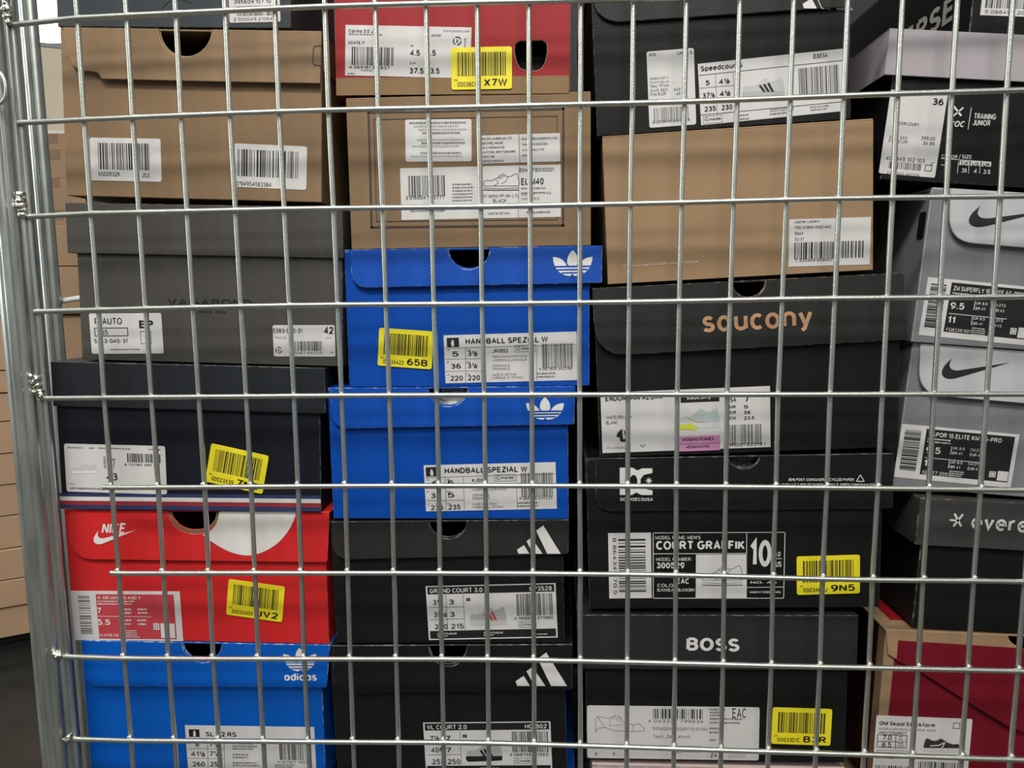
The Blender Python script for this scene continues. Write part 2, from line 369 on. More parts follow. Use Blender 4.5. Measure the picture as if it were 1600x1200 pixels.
TXT = {}
def ar(cx, cy, rx, ry, a0, a1, n=9): return [(cx + rx*math.cos(math.radians(a0 + (a1-a0)*k/n)), cy + ry*math.sin(math.radians(a0 + (a1-a0)*k/n))) for k in range(n+1)]
def el(cx, cy, rx, ry): return ar(cx, cy, rx, ry, 90, 450, 16)
_ = lambda *p: list(p)
GL = {   # plain sans letters as pen strokes; cap height 1
'A': [_((0,0),(.34,1),(.68,0)), _((.12,.32),(.56,.32))], 'B': [_((0,0),(0,1)), _((.02,1)) + ar(.34,.77,.22,.23,90,-90) + _((.02,.54)), _((.30,.54)) + ar(.34,.27,.27,.27,90,-90) + _((.02,0))],
'C': [ar(.36,.5,.36,.5,48,312,14)], 'D': [_((0,0),(0,1)) + ar(.24,.5,.40,.5,90,-90,12) + _((0,0))], 'E': [_((.54,1),(0,1),(0,0),(.56,0)), _((0,.53),(.49,.53))],
'F': [_((.52,1),(0,1),(0,0)), _((0,.52),(.46,.52))], 'G': [ar(.37,.5,.37,.5,50,345,14) + _((.74,.46),(.42,.46))], 'H': [_((0,0),(0,1)), _((.62,0),(.62,1)), _((0,.53),(.62,.53))],
'I': [_((0,0),(0,1))], 'J': [_((.42,1),(.42,.22)) + ar(.21,.22,.21,.22,0,-180)], 'K': [_((0,0),(0,1)), _((.58,1),(0,.40)), _((.2,.58),(.62,0))], 'L': [_((0,1),(0,0),(.5,0))],
'M': [_((0,0),(0,1),(.38,.1),(.76,1),(.76,0))], 'N': [_((0,0),(0,1)), _((.03,.96),(.59,.04)), _((.62,0),(.62,1))], 'O': [el(.38,.5,.38,.5)], 'P': [_((0,0),(0,1)), _((.02,1)) + ar(.32,.73,.26,.27,90,-90) + _((.02,.46))],
'Q': [el(.38,.5,.38,.5), _((.45,.22),(.74,-.06))], 'R': [_((0,0),(0,1)), _((.02,1)) + ar(.33,.75,.25,.25,90,-90) + _((.02,.5)), _((.32,.5),(.62,0))],
'S': [ar(.3,.75,.26,.25,25,270,11) + ar(.3,.25,.30,.25,90,-155,11)], 'T': [_((0,1),(.62,1)), _((.31,1),(.31,0))], 'U': [_((0,1),(0,.3)) + ar(.3,.3,.3,.3,180,360) + _((.6,1))],
'V': [_((0,1),(.33,0),(.66,1))], 'W': [_((0,1),(.24,0),(.48,1),(.72,0),(.96,1))], 'X': [_((0,1),(.62,0)), _((.62,1),(0,0))], 'Y': [_((0,1),(.32,.46),(.64,1)), _((.32,.46),(.32,0))], 'Z': [_((0,1),(.58,1),(0,0),(.6,0))],
'0': [el(.28,.5,.28,.5)], '1': [_((0,.76),(.2,1),(.2,0))], '2': [ar(.28,.72,.27,.28,165,-35,11) + _((0,0),(.57,0))], '3': [ar(.27,.76,.24,.24,150,-90,11) + ar(.27,.27,.29,.27,90,-150,11)],
'4': [_((.44,0),(.44,1),(0,.28),(.6,.28))], '5': [_((.52,1),(.09,1),(.05,.52)) + ar(.27,.33,.29,.33,125,-150,11)], '6': [ar(.37,.34,.37,.66,75,180,8) + ar(.28,.31,.28,.31,180,535,16)], '7': [_((0,1),(.56,1),(.18,0))],
'8': [el(.28,.76,.22,.24), el(.28,.27,.28,.27)], '9': [ar(.19,.66,.37,.66,-105,0,8) + ar(.28,.69,.28,.31,0,355,16)],
'a': [el(.26,.35,.26,.36), _((.56,.71),(.56,0))], 'b': [_((0,1),(0,0)), el(.27,.35,.26,.36)], 'c': [ar(.28,.35,.28,.36,50,310,12)], 'd': [el(.26,.35,.26,.36), _((.53,1.04),(.53,0))], 'e': [_((.02,.37),(.55,.37)) + ar(.28,.35,.28,.36,3,310,14)],
'f': [ar(.3,.8,.16,.2,80,180,5) + _((.14,0)), _((0,.68),(.32,.68))], 'g': [el(.26,.35,.26,.36), _((.53,.71),(.53,-.05)) + ar(.27,-.05,.26,.22,0,-150)], 'h': [_((0,1),(0,0)), _((0,.4)) + ar(.25,.45,.25,.26,170,0) + _((.5,0))], 'i': [_((0,.7),(0,0)), _((0,.88),(0,1))],
'j': [_((.1,.7),(.1,-.1)) + ar(0,-.1,.1,.12,0,-90,4), _((.1,.88),(.1,1))], 'k': [_((0,1),(0,0)), _((.44,.7),(0,.28)), _((.16,.42),(.48,0))], 'l': [_((0,1),(0,0))], 'm': [_((0,.7),(0,0)), _((0,.42)) + ar(.2,.48,.2,.23,170,0) + _((.4,0)), _((.4,.42)) + ar(.6,.48,.2,.23,170,0) + _((.8,0))],
'n': [_((0,.7),(0,0)), _((0,.42)) + ar(.25,.45,.25,.26,170,0) + _((.5,0))], 'o': [el(.28,.35,.28,.36)], 'p': [_((0,.7),(0,-.28)), el(.27,.35,.26,.36)], 'q': [el(.26,.35,.26,.36), _((.53,.7),(.53,-.28))], 'r': [_((0,.7),(0,0)), _((0,.38)) + ar(.25,.42,.25,.28,175,75,6)],
's': [ar(.23,.53,.20,.18,30,270,9) + ar(.23,.175,.23,.175,90,-155,9)], 't': [_((.14,.95),(.14,.15)) + ar(.28,.15,.14,.15,180,290,5), _((0,.68),(.32,.68))], 'u': [_((0,.7),(0,.25)) + ar(.25,.25,.25,.25,180,360) + _((.5,.7)), _((.5,.3),(.5,0))], 'v': [_((0,.7),(.25,0),(.5,.7))],
'w': [_((0,.7),(.19,0),(.38,.7),(.57,0),(.76,.7))], 'x': [_((0,.7),(.46,0)), _((.46,.7),(0,0))], 'y': [_((0,.7),(.26,0)), _((.52,.7),(.20,-.18),(.06,-.28))], 'z': [_((0,.7),(.44,.7),(0,0),(.46,0))],
'.': [_((0,0),(0,.12))], ',': [_((.06,.08),(0,-.14))], ':': [_((0,.05),(0,.17)), _((0,.55),(0,.67))], '-': [_((0,.4),(.3,.4))], '_': [_((0,-.05),(.5,-.05))], '/': [_((0,-.05),(.34,1.05))], '\'': [_((0,.75),(0,1))], '(': [ar(.3,.45,.3,.62,120,240,6)], ')': [ar(-.1,.45,.3,.62,60,-60,6)],
'%': [el(.14,.76,.14,.22), el(.66,.24,.14,.22), _((.62,1),(.18,0))], '€': [ar(.38,.5,.34,.5,50,310,12), _((0,.58),(.5,.58)), _((0,.42),(.5,.42))]}
def _frac(a, b):
    o = [[(x*.55, y*.55+.45) for x, y in s] for s in GL[a]] + [_((.28,0),(.62,1))]
    return o + [[(x*.55+.52, y*.52) for x, y in s] for s in GL[b]]
GL['½'] = _frac('1','2'); GL['⅓'] = _frac('1','3'); GL['⅔'] = _frac('2','3')
GL['É'] = GL['E'] + [_((.2,1.1),(.36,1.24))]; GL['È'] = GL['E'] + [_((.2,1.24),(.36,1.1))]; GL['À'] = GL['A'] + [_((.25,1.24),(.40,1.1))]
def glyphs(s, bold, shear):
    """outlines of a line of lettering: vertices, quads, x range"""
    k = (s, bold, shear)
    if k in TXT: return TXT[k]
    wt = 0.145 + bold*2.6; vs = []; fs = []; x = 0.0
    for ch in s:
        if ch == ' ': x += .34; continue
        g = GL.get(ch) or GL.get(ch.upper()) or GL['-']
        xm = max(p[0] for st in g for p in st); mn = min(p[0] for st in g for p in st)
        for si, st in enumerate(g):
            n = len(st); closed = n > 3 and math.dist(st[0], st[-1]) < 1e-6
            pts = st[:-1] if closed else st; pts = [p for i, p in enumerate(pts) if i == 0 or math.dist(p, pts[i-1]) > .004]; n = len(pts); L = []; i0 = len(vs)
            for i in range(n):
                a = pts[i-1] if (i or closed) else None; b = pts[(i+1) % n] if (i < n-1 or closed) else None; p = pts[i]
                d1 = Vector((p[0]-a[0], p[1]-a[1])).normalized() if a and math.dist(a, p) > 1e-6 else None
                d2 = Vector((b[0]-p[0], b[1]-p[1])).normalized() if b and math.dist(b, p) > 1e-6 else None
                d1 = d1 or d2; d2 = d2 or d1
                t = d1 + d2; t = t.normalized() if t.length > .2 else d1
                nn = Vector((-t.y, t.x)); c = max(.45, nn.dot(Vector((-d1.y, d1.x)))); h = wt/2/c
                vs.append((x-mn+p[0]+nn.x*h + shear*p[1], p[1]+nn.y*h, si)); vs.append((x-mn+p[0]-nn.x*h + shear*p[1], p[1]-nn.y*h, si))
            for i in range(n if closed else n-1):
                j = (i+1) % n; fs.append((i0+2*i, i0+2*i+1, i0+2*j+1, i0+2*j))
        x += xm - mn + .17 + wt*.75
    # letters keep inside the cap height whatever their weight
    vs = [(px, wt/2 + py*(1-wt), si) for px, py, si in vs]
    xs = [v[0] for v in vs] or [0, 1]
    TXT[k] = (vs, fs, min(xs), max(xs))
    return TXT[k]
CAPH = 1.0

class Sheet:
    """a label, sticker or printed mark lying on a box front; drawn in photo pixels, kept as local millimetres"""
    def __init__(self, bx, name, tl, tr, bl, paper, rad, parent, lift=0.0):
        self.bx = bx; self.name = name; self.mb = MB(); self.parent = parent or bx.root
        f = bx.f; self.ptl = Vector(tl); self.pu = Vector(tr)-Vector(tl); self.pv = Vector(bl)-Vector(tl)
        A = f.loc(*tl); B = f.loc(*tr); Cc = f.loc(*bl)
        self.A = A; self.W = (B-A).length; self.eu = (B-A)/self.W; self.ev = Vector((self.eu.y, -self.eu.x))
        self.H = (Cc-A).dot(self.ev)
        self.sx = self.W/self.pu.length; self.sy = self.H/abs(self.pv.length)
        self.off = 0.00035 + lift
        if paper:
            q = [self.uv(0, 0), self.uv(0, 1), self.uv(1, 1), self.uv(1, 0)]
            pts = rounded(q, (rad*self.sx,)*4, 5) if rad else q
            o = self.off; y = lambda x, z: bx.yoff(x, z) - o
            self.mb.plate(pts, y, 0.0002, paper, paper, e=0.0001)
    def uv(self, a, b): 
        p = self.A + self.eu*(self.W*a) + self.ev*(self.H*b); return (p.x, p.y)
    def ab(self, x, y):
        d = Vector((x, y)) - self.ptl; det = self.pu.x*self.pv.y - self.pu.y*self.pv.x
        return ((d.x*self.pv.y - d.y*self.pv.x)/det, (self.pu.x*d.y - self.pu.y*d.x)/det)
    def q(self, x, y): return self.uv(*self.ab(x, y))
    def put(self, p2, lvl): 
        return (p2[0], self.bx.yoff(p2[0], p2[1]) - self.off - 0.00007*lvl, p2[1])
    def poly(self, pts, ink=None, lvl=2, raw=False):
        ink = ink or INK; p = [tuple(t) if raw else self.q(*t) for t in pts]
        tri = tessellate_polygon([[Vector((a, b, 0)) for a, b in p]])
        self.mb.raw([self.put(t, lvl) for t in p], tri, ink); return self
    def rect(self, x0, y0, x1, y1, ink=None, lvl=1):
        a0, b0 = self.ab(x0, y0); a1, b1 = self.ab(x1, y1)
        p = [self.uv(a0, b0), self.uv(a0, b1), self.uv(a1, b1), self.uv(a1, b0)]
        self.mb.face([self.put(t, lvl) for t in p], ink or INK); return self
    def frect(self, a0, b0, a1, b1, ink=None, lvl=1):
        p = [self.uv(a0, b0), self.uv(a0, b1), self.uv(a1, b1), self.uv(a1, b0)]
        self.mb.face([self.put(t, lvl) for t in p], ink or INK); return self
    def line(self, x0, y0, x1, y1, t=1.0, ink=None, lvl=2):
        a = Vector(self.q(x0, y0)); b = Vector(self.q(x1, y1)); d = (b-a).normalized(); n = Vector((-d.y, d.x))*t*self.sx/2
        self.mb.face([self.put(p, lvl) for p in (a-n, a+n, b+n, b-n)], ink or INK); return self
    def stroke(self, pts, t=0.8, ink=None, lvl=2):
        for p, q in zip(pts, pts[1:]): self.line(p[0], p[1], q[0], q[1], t, ink, lvl)
        return self
    def frame(self, x0, y0, x1, y1, t=1.0, ink=None, lvl=2):
        # corners in the sheet's own axes
        a0, b0 = self.ab(x0, y0); a1, b1 = self.ab(x1, y1); ta = t*self.sx/self.W; tb = t*self.sx/self.H
        for r in ((a0, b0, a1, b0+tb), (a0, b1-tb, a1, b1), (a0, b0, a0+ta, b1), (a1-ta, b0, a1, b1)): self.frect(*r, ink=ink, lvl=lvl)
        return self
    def text(self, s, x0, x1, y, h, ink=None, bold=0.0, lvl=3, shear=0.0, turn=0):
        vs, fs, m0, m1 = glyphs(s, bold, shear)
        ax = self.uv(*self.ab(x0, y)); o = Vector(ax); w = (x1-x0)*self.sx; hh = h*self.sy
        eu, ev = self.eu, self.ev
        if turn == 90: eu, ev = self.ev, -self.eu          # reads downwards
        if turn == 180: eu, ev = -self.eu, -self.ev
        k = w/(m1-m0) if m1 > m0 else 1
        P = [o + eu*((v[0]-m0)*k) - ev*(v[1]/CAPH*hh) for v in vs]
        self.mb.raw([self.put(p, lvl + .15*v[2]) for p, v in zip(P, vs)], fs, ink or INK); return self
    def bars(self, x0, y0, x1, y1, ink=None, seed=1, across=False, n=None, lvl=2):
        a0, b0 = self.ab(x0, y0); a1, b1 = self.ab(x1, y1); r = random.Random(seed)
        L = (b1-b0) if across else (a1-a0); mm = (self.H if across else self.W)*L
        n = n or 95; k = 0; on = True; seq = []
        while k < n:
            w = r.choice((1, 1, 1, 2, 2, 3)) if on else r.choice((1, 1, 2, 2, 3))
            w = min(w, n-k); seq.append((k, w, on)); k += w; on = not on
        for k, w, on in seq:
            if not on: continue
            s, e = k/n, (k+w*0.94)/n
            if across: self.frect(a0, b0+L*s, a1, b0+L*e, ink, lvl)
            else: self.frect(a0+L*s, b0, a0+L*e, b1, ink, lvl)
        return self
    def greek(self, x0, y0, x1, rows, step, h=1.6, ink=None, seed=3, fill=0.8, lvl=2):
        """lines of print too small to read, as short dashes"""
        r = random.Random(seed); a0, b0 = self.ab(x0, y0); sxf = 1/self.pu.length; syf = 1/self.pv.length
        for k in range(rows):
            x = 0.0; end = (x1-x0)*r.uniform(fill, 1.0)
            while x < end:
                w = min(r.uniform(1.4, 3.4), end-x); b = b0 + k*step*syf; j = r.uniform(0.75, 1.0)
                self.frect(a0+x*sxf, b, a0+(x+w)*sxf, b+h*j*syf, ink or INK_SOFT, lvl); x += w + r.uniform(0.5, 1.3)
        return self
    def done(self): 
        if self.parent is self.bx.root: return self.mb.build(self.name, self.parent)
        return self.mb.build(self.name, self.parent)

def yellow(bx, tl, tr, bl, big, small, seed):
    s = bx.sheet('yellow_barcode_sticker', tl, tr, bl, YELLOW, 4, lift=0.0008)
    W, H = s.pu.length, s.pv.length
    r = random.Random(seed); k = 0.10
    while k < 0.90:
        w = r.choice((0.009, 0.009, 0.016, 0.024)); s.frect(k, 0.12, min(k+w, 0.91), 0.68, INK, 2); k += w + r.choice((0.008, 0.008, 0.013, 0.02))
    def ft(t, a0, a1, b, hb, bold):
        P = s.ptl + s.pu*a0 + s.pv*b; vs, fs, m0, m1 = glyphs(t, bold, 0)
        o = Vector(s.uv(a0, b)); kx = s.W*(a1-a0)/(m1-m0); hh = s.H*hb
        s.mb.raw([s.put(o + s.eu*((v[0]-m0)*kx) - s.ev*(v[1]/CAPH*hh), 3) for v in vs], fs, INK)
    ft(big, 0.54, 0.92, 0.93, 0.18, 0.025); ft(small, 0.10, 0.48, 0.93, 0.115, 0.008); ft('05', 0.05, 0.10, 0.80, 0.05, 0.0)
    s.done()
def chaikin(p, n=2):
    for _k in range(n):
        q = [p[0]]
        for a, b in zip(p, p[1:]): q += [(a[0]*.75+b[0]*.25, a[1]*.75+b[1]*.25), (a[0]*.25+b[0]*.75, a[1]*.25+b[1]*.75)]
        p = q + [p[-1]]
    return p
def recycle(s, x, y, r, ink=None):
    for k in range(3):
        a = math.radians(120*k); pts = [(x + r*math.cos(a+t), y + r*math.sin(a+t)) for t in (0, 0.4, 0.8, 1.2, 1.6)]
        s.stroke(pts, r*0.3, ink)
    s.text('i', x-r*0.2, x+r*0.2, y+r*0.5, r, ink, 0.02)
def inside(s, x0, y0, x1, y1):
    s.frame(x0, y0, x1, y1, 0.7, INK_SOFT); h = y1-y0
    recycle(s, x0+h*0.62, y0+h*0.5, h*0.32); s.text('Inside', x0+h*1.15, x1-h*0.25, y1-h*0.26, h*0.5, INK, 0.015)

def bez(p0, p1, p2, p3, n=8): 
    return [tuple(p0[i]*(1-t)**3 + 3*p1[i]*t*(1-t)**2 + 3*p2[i]*t*t*(1-t) + p3[i]*t**3 for i in (0, 1)) for t in (k/n for k in range(1, n+1))]
def swoosh_pts():
    P = [(24, 7.8), (6.442, 15.276)]; cur = P[-1]
    for c in (((-1.456,.616),(-2.679,.925),(-3.668,.925)), ((-1.12,0),(-1.933,-.392),(-2.437,-1.177)), ((-.317,-.504),(-.41,-1.143),(-.28,-1.918)),
              ((.13,-.775),(.476,-1.6),(1.036,-2.478)), ((.467,-.71),(1.232,-1.643),(2.297,-2.8)), ((-.4,.6),(-.66,1.2),(-.784,1.848)),
              ((-.28,1.195),(-.028,2.072),(.756,2.632)), ((.373,.261),(.886,.392),(1.54,.392)), ((.522,0),(1.11,-.084),(1.764,-.252))):
        q = [(cur[0]+d[0], cur[1]+d[1]) for d in c]; P += bez(cur, *q); cur = P[-1]
    return [(x/24, (y-7.8)/8.4) for x, y in P]
SWOOSH = swoosh_pts()
def swoosh(s, ink, lvl=2):
    """fills the sheet"""
    s.poly([s.uv(x, y) for x, y in SWOOSH], ink, lvl, raw=True)
def trefoil(s, x0, y0, x1, y1, ink, ground):
    """three-leaf emblem cut by three level bands; fractions of the given rectangle"""
    X = lambda a: x0 + (x1-x0)*a; Y = lambda b: y0 + (y1-y0)*b
    leaf = bez((.5, 0), (.38, .15), (.36, .3), (.365, .50)) + bez((.365, .50), (.40, .60), (.45, .64), (.5, .66)) + bez((.5, .66), (.55, .64), (.60, .60), (.635, .50)) + bez((.635, .50), (.64, .3), (.62, .15), (.5, 0))
    s.poly([(X(a), Y(b)) for a, b in leaf], ink)
    for m in (0, 1):
        g = lambda a: (1-a) if m else a
        side = bez((0, .26), (.12, .26), (.27, .32), (.36, .60)) + [(.47, .72), (.49, .90), (.5, .99)] + bez((.5, .99), (.2, 1.0), (.02, .72), (0, .26))
        s.poly([(X(g(a)), Y(b)) for a, b in side], ink, 2.3 + .3*m)
    s.poly([(X(.2), Y(.62)), (X(.8), Y(.62)), (X(.74), Y(.84)), (X(.62), Y(.96)), (X(.5), Y(.96)), (X(.38), Y(.96)), (X(.26), Y(.84))], ink, 1.6)
    for b, q in ((.60, .06), (.72, .12), (.84, .22)): s.rect(X(q), Y(b), X(1-q), Y(b+.045), ground, 4)
    s.poly([(X(.5), Y(.90)), (X(.43), Y(1.01)), (X(.57), Y(1.01))], ground, 4.3)
def three_bars(s, ox, oy, k, ink):
    for p in (((30.5,8),(42,0),(68,43),(47,43)), ((15,24),(23,18.5),(39.5,43),(25,43)), ((0,37),(11,30),(19,43),(2,43))):
        s.poly([(ox+a*k, oy+b*k) for a, b in p], ink)
SHOE = [(0,.62),(.02,.45),(.10,.38),(.2,.42),(.34,.30),(.44,.12),(.50,.02),(.56,.0),(.60,.10),(.68,.16),(.78,.12),(.86,.0),(.93,-.02),(.97,.25),(1.0,.55),(.99,.72),(0.02,.74)]
def sneaker(s, x0, y0, x1, y1, upper, sole, bands=None, flip=False, line=False):
    X = lambda a: x0 + (x1-x0)*((1-a) if flip else a); Y = lambda b: y0 + (y1-y0)*b
    if line:
        s.stroke([(X(a), Y(b)) for a, b in SHOE+[SHOE[0]]], 0.8, upper); s.stroke([(X(.01), Y(.86)), (X(.5), Y(.9)), (X(1), Y(.84))], 0.8, upper)
        s.stroke([(X(.34), Y(.30)), (X(.42), Y(.55)), (X(.30), Y(.72))], .7, upper); s.stroke([(X(.68), Y(.16)), (X(.62), Y(.45)), (X(.5), Y(.6))], .7, upper)
        for k in range(4): s.line(X(.40+.04*k), Y(.22-.05*k), X(.47+.04*k), Y(.30-.05*k), .7, upper)
        s.stroke([(X(.0), Y(.98)), (X(.3), Y(1.0)), (X(1), Y(.98))], 1.4, upper)
        return
    s.poly([(X(a), Y(b)) for a, b in SHOE], upper, 2)
    s.poly([(X(a), Y(b)) for a, b in ((0,.70),(1,.68),(1.0,.92),(.6,.96),(.05,1.0),(-.01,.86))], sole, 3)
    if bands:
        for k in range(3):
            a = .38 + .1*k; s.poly([(X(a), Y(.40-.06*k)), (X(a+.05), Y(.34-.06*k)), (X(a+.17), Y(.70)), (X(a+.11), Y(.72))], bands, 4)

# colours of the boards
KRAFT = card('kraft_board', (134, 109, 82), vscale=14, vary=0.10, stretch=(1, 1, 2.2))
KRAFT_L = card('light_kraft_board', (158, 129, 98), vscale=14, vary=0.08, stretch=(1, 1, 2.2))
KRAFT_E = mat('kraft_edge', (166, 140, 108), rough=0.8)
RAW_E = worn('raw_board_edge', (58, 54, 48), (150, 128, 104))
DARK_E = worn('dark_board_edge', (58, 58, 57), (120, 118, 112))
SLATE = card('slate_board', (62, 66, 70)); WARM_GREY = card('warm_grey_board', (76, 73, 68), vary=0.06)
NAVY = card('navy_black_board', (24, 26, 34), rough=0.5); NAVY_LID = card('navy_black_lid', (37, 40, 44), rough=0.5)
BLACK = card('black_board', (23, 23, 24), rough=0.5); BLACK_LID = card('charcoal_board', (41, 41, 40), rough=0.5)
BLUE = card('royal_blue_board', (5, 73, 168), rough=0.5, vary=0.05); BLUE_E = worn('blue_board_edge', (30, 92, 182), (168, 176, 190))
SKY = card('bright_blue_board', (3, 88, 184), rough=0.5, vary=0.05)
RED = card('red_board', (204, 40, 42), rough=0.5, vary=0.05); RED_E = worn('red_board_edge', (216, 62, 58), (226, 120, 108))
BRICK = card('brick_red_board', (158, 44, 48), rough=0.55, vary=0.05)
LIDGREY = card('pale_grey_lid_board', (172, 164, 167), rough=0.6, vary=0.03)
GREY_F = card('silver_grey_flap', (186, 186, 188), rough=0.5, vary=0.03); GREY_B = card('mid_grey_board', (128, 129, 132), rough=0.5, vary=0.04)
MAROON = card('maroon_board', (116, 18, 34), rough=0.55, vary=0.05)


# ================================================================== FIRST STACK (left)
b = ShoeBox('slate grey shoe box cut by the top edge, above the kraft thumb-hole box', [(82,-150),(452,-150),(455,43),(89,42)])
b.plain_box(SLATE, DARK_E)
s = b.print('punched_tab', (245,-5), (320,-5), (245,40)); s.stroke([(251,20),(254,11),(261,4),(270,0),(281,-1),(291,1),(299,5)],1.3,INK); s.done()
s = b.sheet('price_label', (357,-8), (437,-10), (358,36), rad=3)
s.text('395609 107 101', 366, 426, 6, 6).bars(370,10,426,24,INK,11).text('2 000049 210645', 364, 430, 33, 5, INK_SOFT).done()

b = ShoeBox('kraft brown shoe box with torn lid flap and two white barcode stickers, left stack', [(99,45),(503,46),(501,315),(99,306)], below=b)
b.flap_box(KRAFT, KRAFT_E, ((101,45),(503,45),(503,133),(165,126)), 0, notch=(290,45,41), stand=0.0045,
    outline=[(101,45),(104,62),(110,85),(118,104),(131,113),(148,114),(158,116),(162,121),(165,126),(330,130),(503,133),(503,45)])
s = b.print('side_slot', (490,72), (503,72), (490,106)); s.stroke([(503,73),(493,74),(491,80),(491,99),(493,104),(503,105)], 1.6, INK); s.done()
s = b.sheet('barcode_sticker', (140,215), (251,217), (142,282), rad=4)
s.bars(153,223,235,266,INK,21).text('0002R32K', 154,188,275,7).text('JS3', 222,234,277,7).done()
s = b.sheet('barcode_sticker', (366,224), (480,229), (368,292), rad=4)
s.bars(372,233,468,279,INK,22).text('0194954083384', 372,427,290,7).done()

b = ShoeBox('dark warm grey shoe box with lift-off lid and tone-on-tone lettering, in the left stack', [(106,316),(537,324),(537,572),(120,562)], below=b)
b.lid_box(WARM_GREY, DARK_E, ((106,316),(537,326),(537,406),(107,393)), ((124,470),(535,470)))
s = b.print('printed_logo', (262,464), (394,466), (262,492))
s.text('VAGABOND', 262,394,477,11,INK,0.01).text('SINCE 1993', 310,352,489,4,INK).done()
s = b.sheet('size_label', (139,490), (252,489), (145,553), rad=3)
s.text('P-AUTO', 149,192,507,10.5,INK,0.01).frame(148,512,202,525,1.2).text('35',160,170,523,8).text('5383-040-31',149,201,536,6.5,INK,0.01)
s.text('EP',219,241,513,13,INK,0.05).greek(175,545,221,1,3,2.2,INK_SOFT,5,1.0)
s.frame(220,517,239,537,1,INK_SOFT).done()
s = b.sheet('size_label', (426,508), (523,508), (427,557), rad=3)
s.text('5383-040-31',427,472,520,7,INK,0.01).text('42',506,521,522,12,INK,0.04).text('PAUL 2.0',430,447,529,3.6,INK_SOFT).text('JAVA',509,518,529,3,INK_SOFT)
s.bars(460,533,503,548,INK,23,n=70).text('7 70167 663109',452,503,553,4,INK_SOFT).text('VN',515,521,552,3,INK_SOFT); recycle(s,435,547,4.5); s.done()

b = ShoeBox('navy black shoe box with white, red and blue stripe along its base', [(84,566),(509,572),(502,797),(91,786)], d=0.026, below=b)
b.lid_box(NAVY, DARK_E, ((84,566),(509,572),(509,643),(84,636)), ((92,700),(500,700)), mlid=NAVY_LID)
s = b.print('printed_stripe', (93,772), (501,776), (94,788))
STR_N = mat('stripe_navy',(40,52,96)); STR_R = mat('stripe_red',(150,40,52))
s.frect(0,-.12,1,.22,STR_N); s.frect(0,.22,1,.62,WHITE,2); s.frect(0,.62,1,1.02,STR_R,2); s.frect(0,1.02,1,1.42,STR_N,2); s.done()
s = b.sheet('price_label', (100,693), (258,697), (103,768), rad=4)
s.bars(199,708,252,723,INK,24,n=80).text('8 721185 385 103',195,250,727,3.6).text('43',166,184,750,12,INK,0.02)
s.greek(106,698,130,1,3,2.2,INK_SOFT,1,1).greek(140,699,148,1,3,2.2,INK_SOFT,1,1).greek(155,699,205,1,3,2.2,INK_SOFT,2,1).greek(233,701,252,1,3,2.2,INK_SOFT,4,1)
s.text('NAVY',109,117,757,3,INK_SOFT).greek(109,761,166,1,3,3,INK_SOFT,7,1).greek(162,713,166,6,3.2,2.4,INK_SOFT,8,1).text('N7',170,181,731,15,INK_SOFT,.01)
sneaker(s,112,724,152,740,mat('ink_ghost',(200,198,196)),mat('ink_ghost_sole',(226,224,222))); s.done()
yellow(b, (331,692),(421,712),(322,752), '7N5','00023X39', 31)

b = ShoeBox('red shoe box with a big white disc on its lid flap, in the left stack', [(105,797),(517,796),(509,1003),(111,1001)], below=b)
b.flap_box(RED, RED_E, ((110,797),(515,796),(513,877),(113,872)), (40,5), notch=(303,797,40,36), body_quad=((108,900),(510,900)), body_notch=0.86, inner=KRAFT)
s = b.print('printed_disc', (320,797), (470,797), (320,870))
s.poly(chaikin([(463,798),(463,805),(453,825),(437,844),(420,856),(400,864),(388,866),(372,864.5),(357,860),(343,853),(332,846),(322,839),(316,834)]) + [(324,832),(331,826),(338,818),(342,808),(344,798)], WHITE); s.done()
s = b.print('printed_logo', (147,815), (213,815), (147,849))
s.text('NIKE',160,198,833,17.5,WHITE,0.035,shear=0.25)
sw = [(147+66*x, 827+21.5*y) for x, y in SWOOSH]; s.poly(sw, WHITE, 3); s.done()
s = b.sheet('size_label', (110,923), (281,924), (117,1000))
s.rect(150,928,278,998,RED_INK,1).bars(122,931,146,993,INK_SOFT,25,across=True,n=60)
s.text('W AIR MAX 90 AMD Y',153,221,936,5.2,WHITE,.01,5).greek(153,938,218,2,4,2.2,PAPER,9,lvl=5).text('7',154,160,958,9.5,WHITE,.03,5).text('5.5',154,174,976,9.5,WHITE,.03,5).text('HV4915 50',154,187,994,4.6,WHITE,.01,5)
s.line(154,962,238,963,.8,PAPER,5).greek(194,950,208,2,5.5,3,PAPER,10,lvl=5).greek(216,950,232,2,5.5,3,PAPER,11,lvl=5).greek(194,967,208,2,6,3,PAPER,12,lvl=5).greek(216,967,232,2,6,3,PAPER,13,lvl=5)
s.greek(194,984,220,4,3.2,1.8,PAPER,14,lvl=5).rect(241,973,251,983,PAPER,5).frame(243,975,249,981,1,INK_SOFT,6).rect(252,973,276,996,PAPER,5); s.done()
yellow(b, (358,904),(446,916),(350,959), 'JV2','0003A00A', 32)

b = ShoeBox('bright blue shoe box with white three-leaf emblem and wordmark, lowest in the left stack', [(132,1003),(517,1003),(510,1222),(135,1218)], below=b)
b.flap_box(SKY, BLUE_E, ((133,1003),(516,1003),(512,1072),(134,1070)), (26,6), notch=(316,1003,31), body_quad=((134,1100),(504,1100)))
s = b.print('printed_logo', (442,1012), (496,1012), (442,1062))
trefoil(s,443,1011,495,1047,WHITE,SKY); s.text('adidas',443,494,1061,12.5,WHITE,.03); s.done()
s = b.sheet('size_label', (289,1133), (491,1136), (292,1206))
s.rect(295,1139,312,1151).poly([(302,1150),(302,1144),(303,1141),(305,1141),(306,1144),(306,1150)],PAPER,3).text('SL 72 RS',322,370,1150,7.5,INK,.03)
for x in (324,350): s.line(x,1156,x,1203,.8,INK_SOFT)
for y in (1156,1169,1184): s.line(293,y,350,y+.6,.7,INK_SOFT)
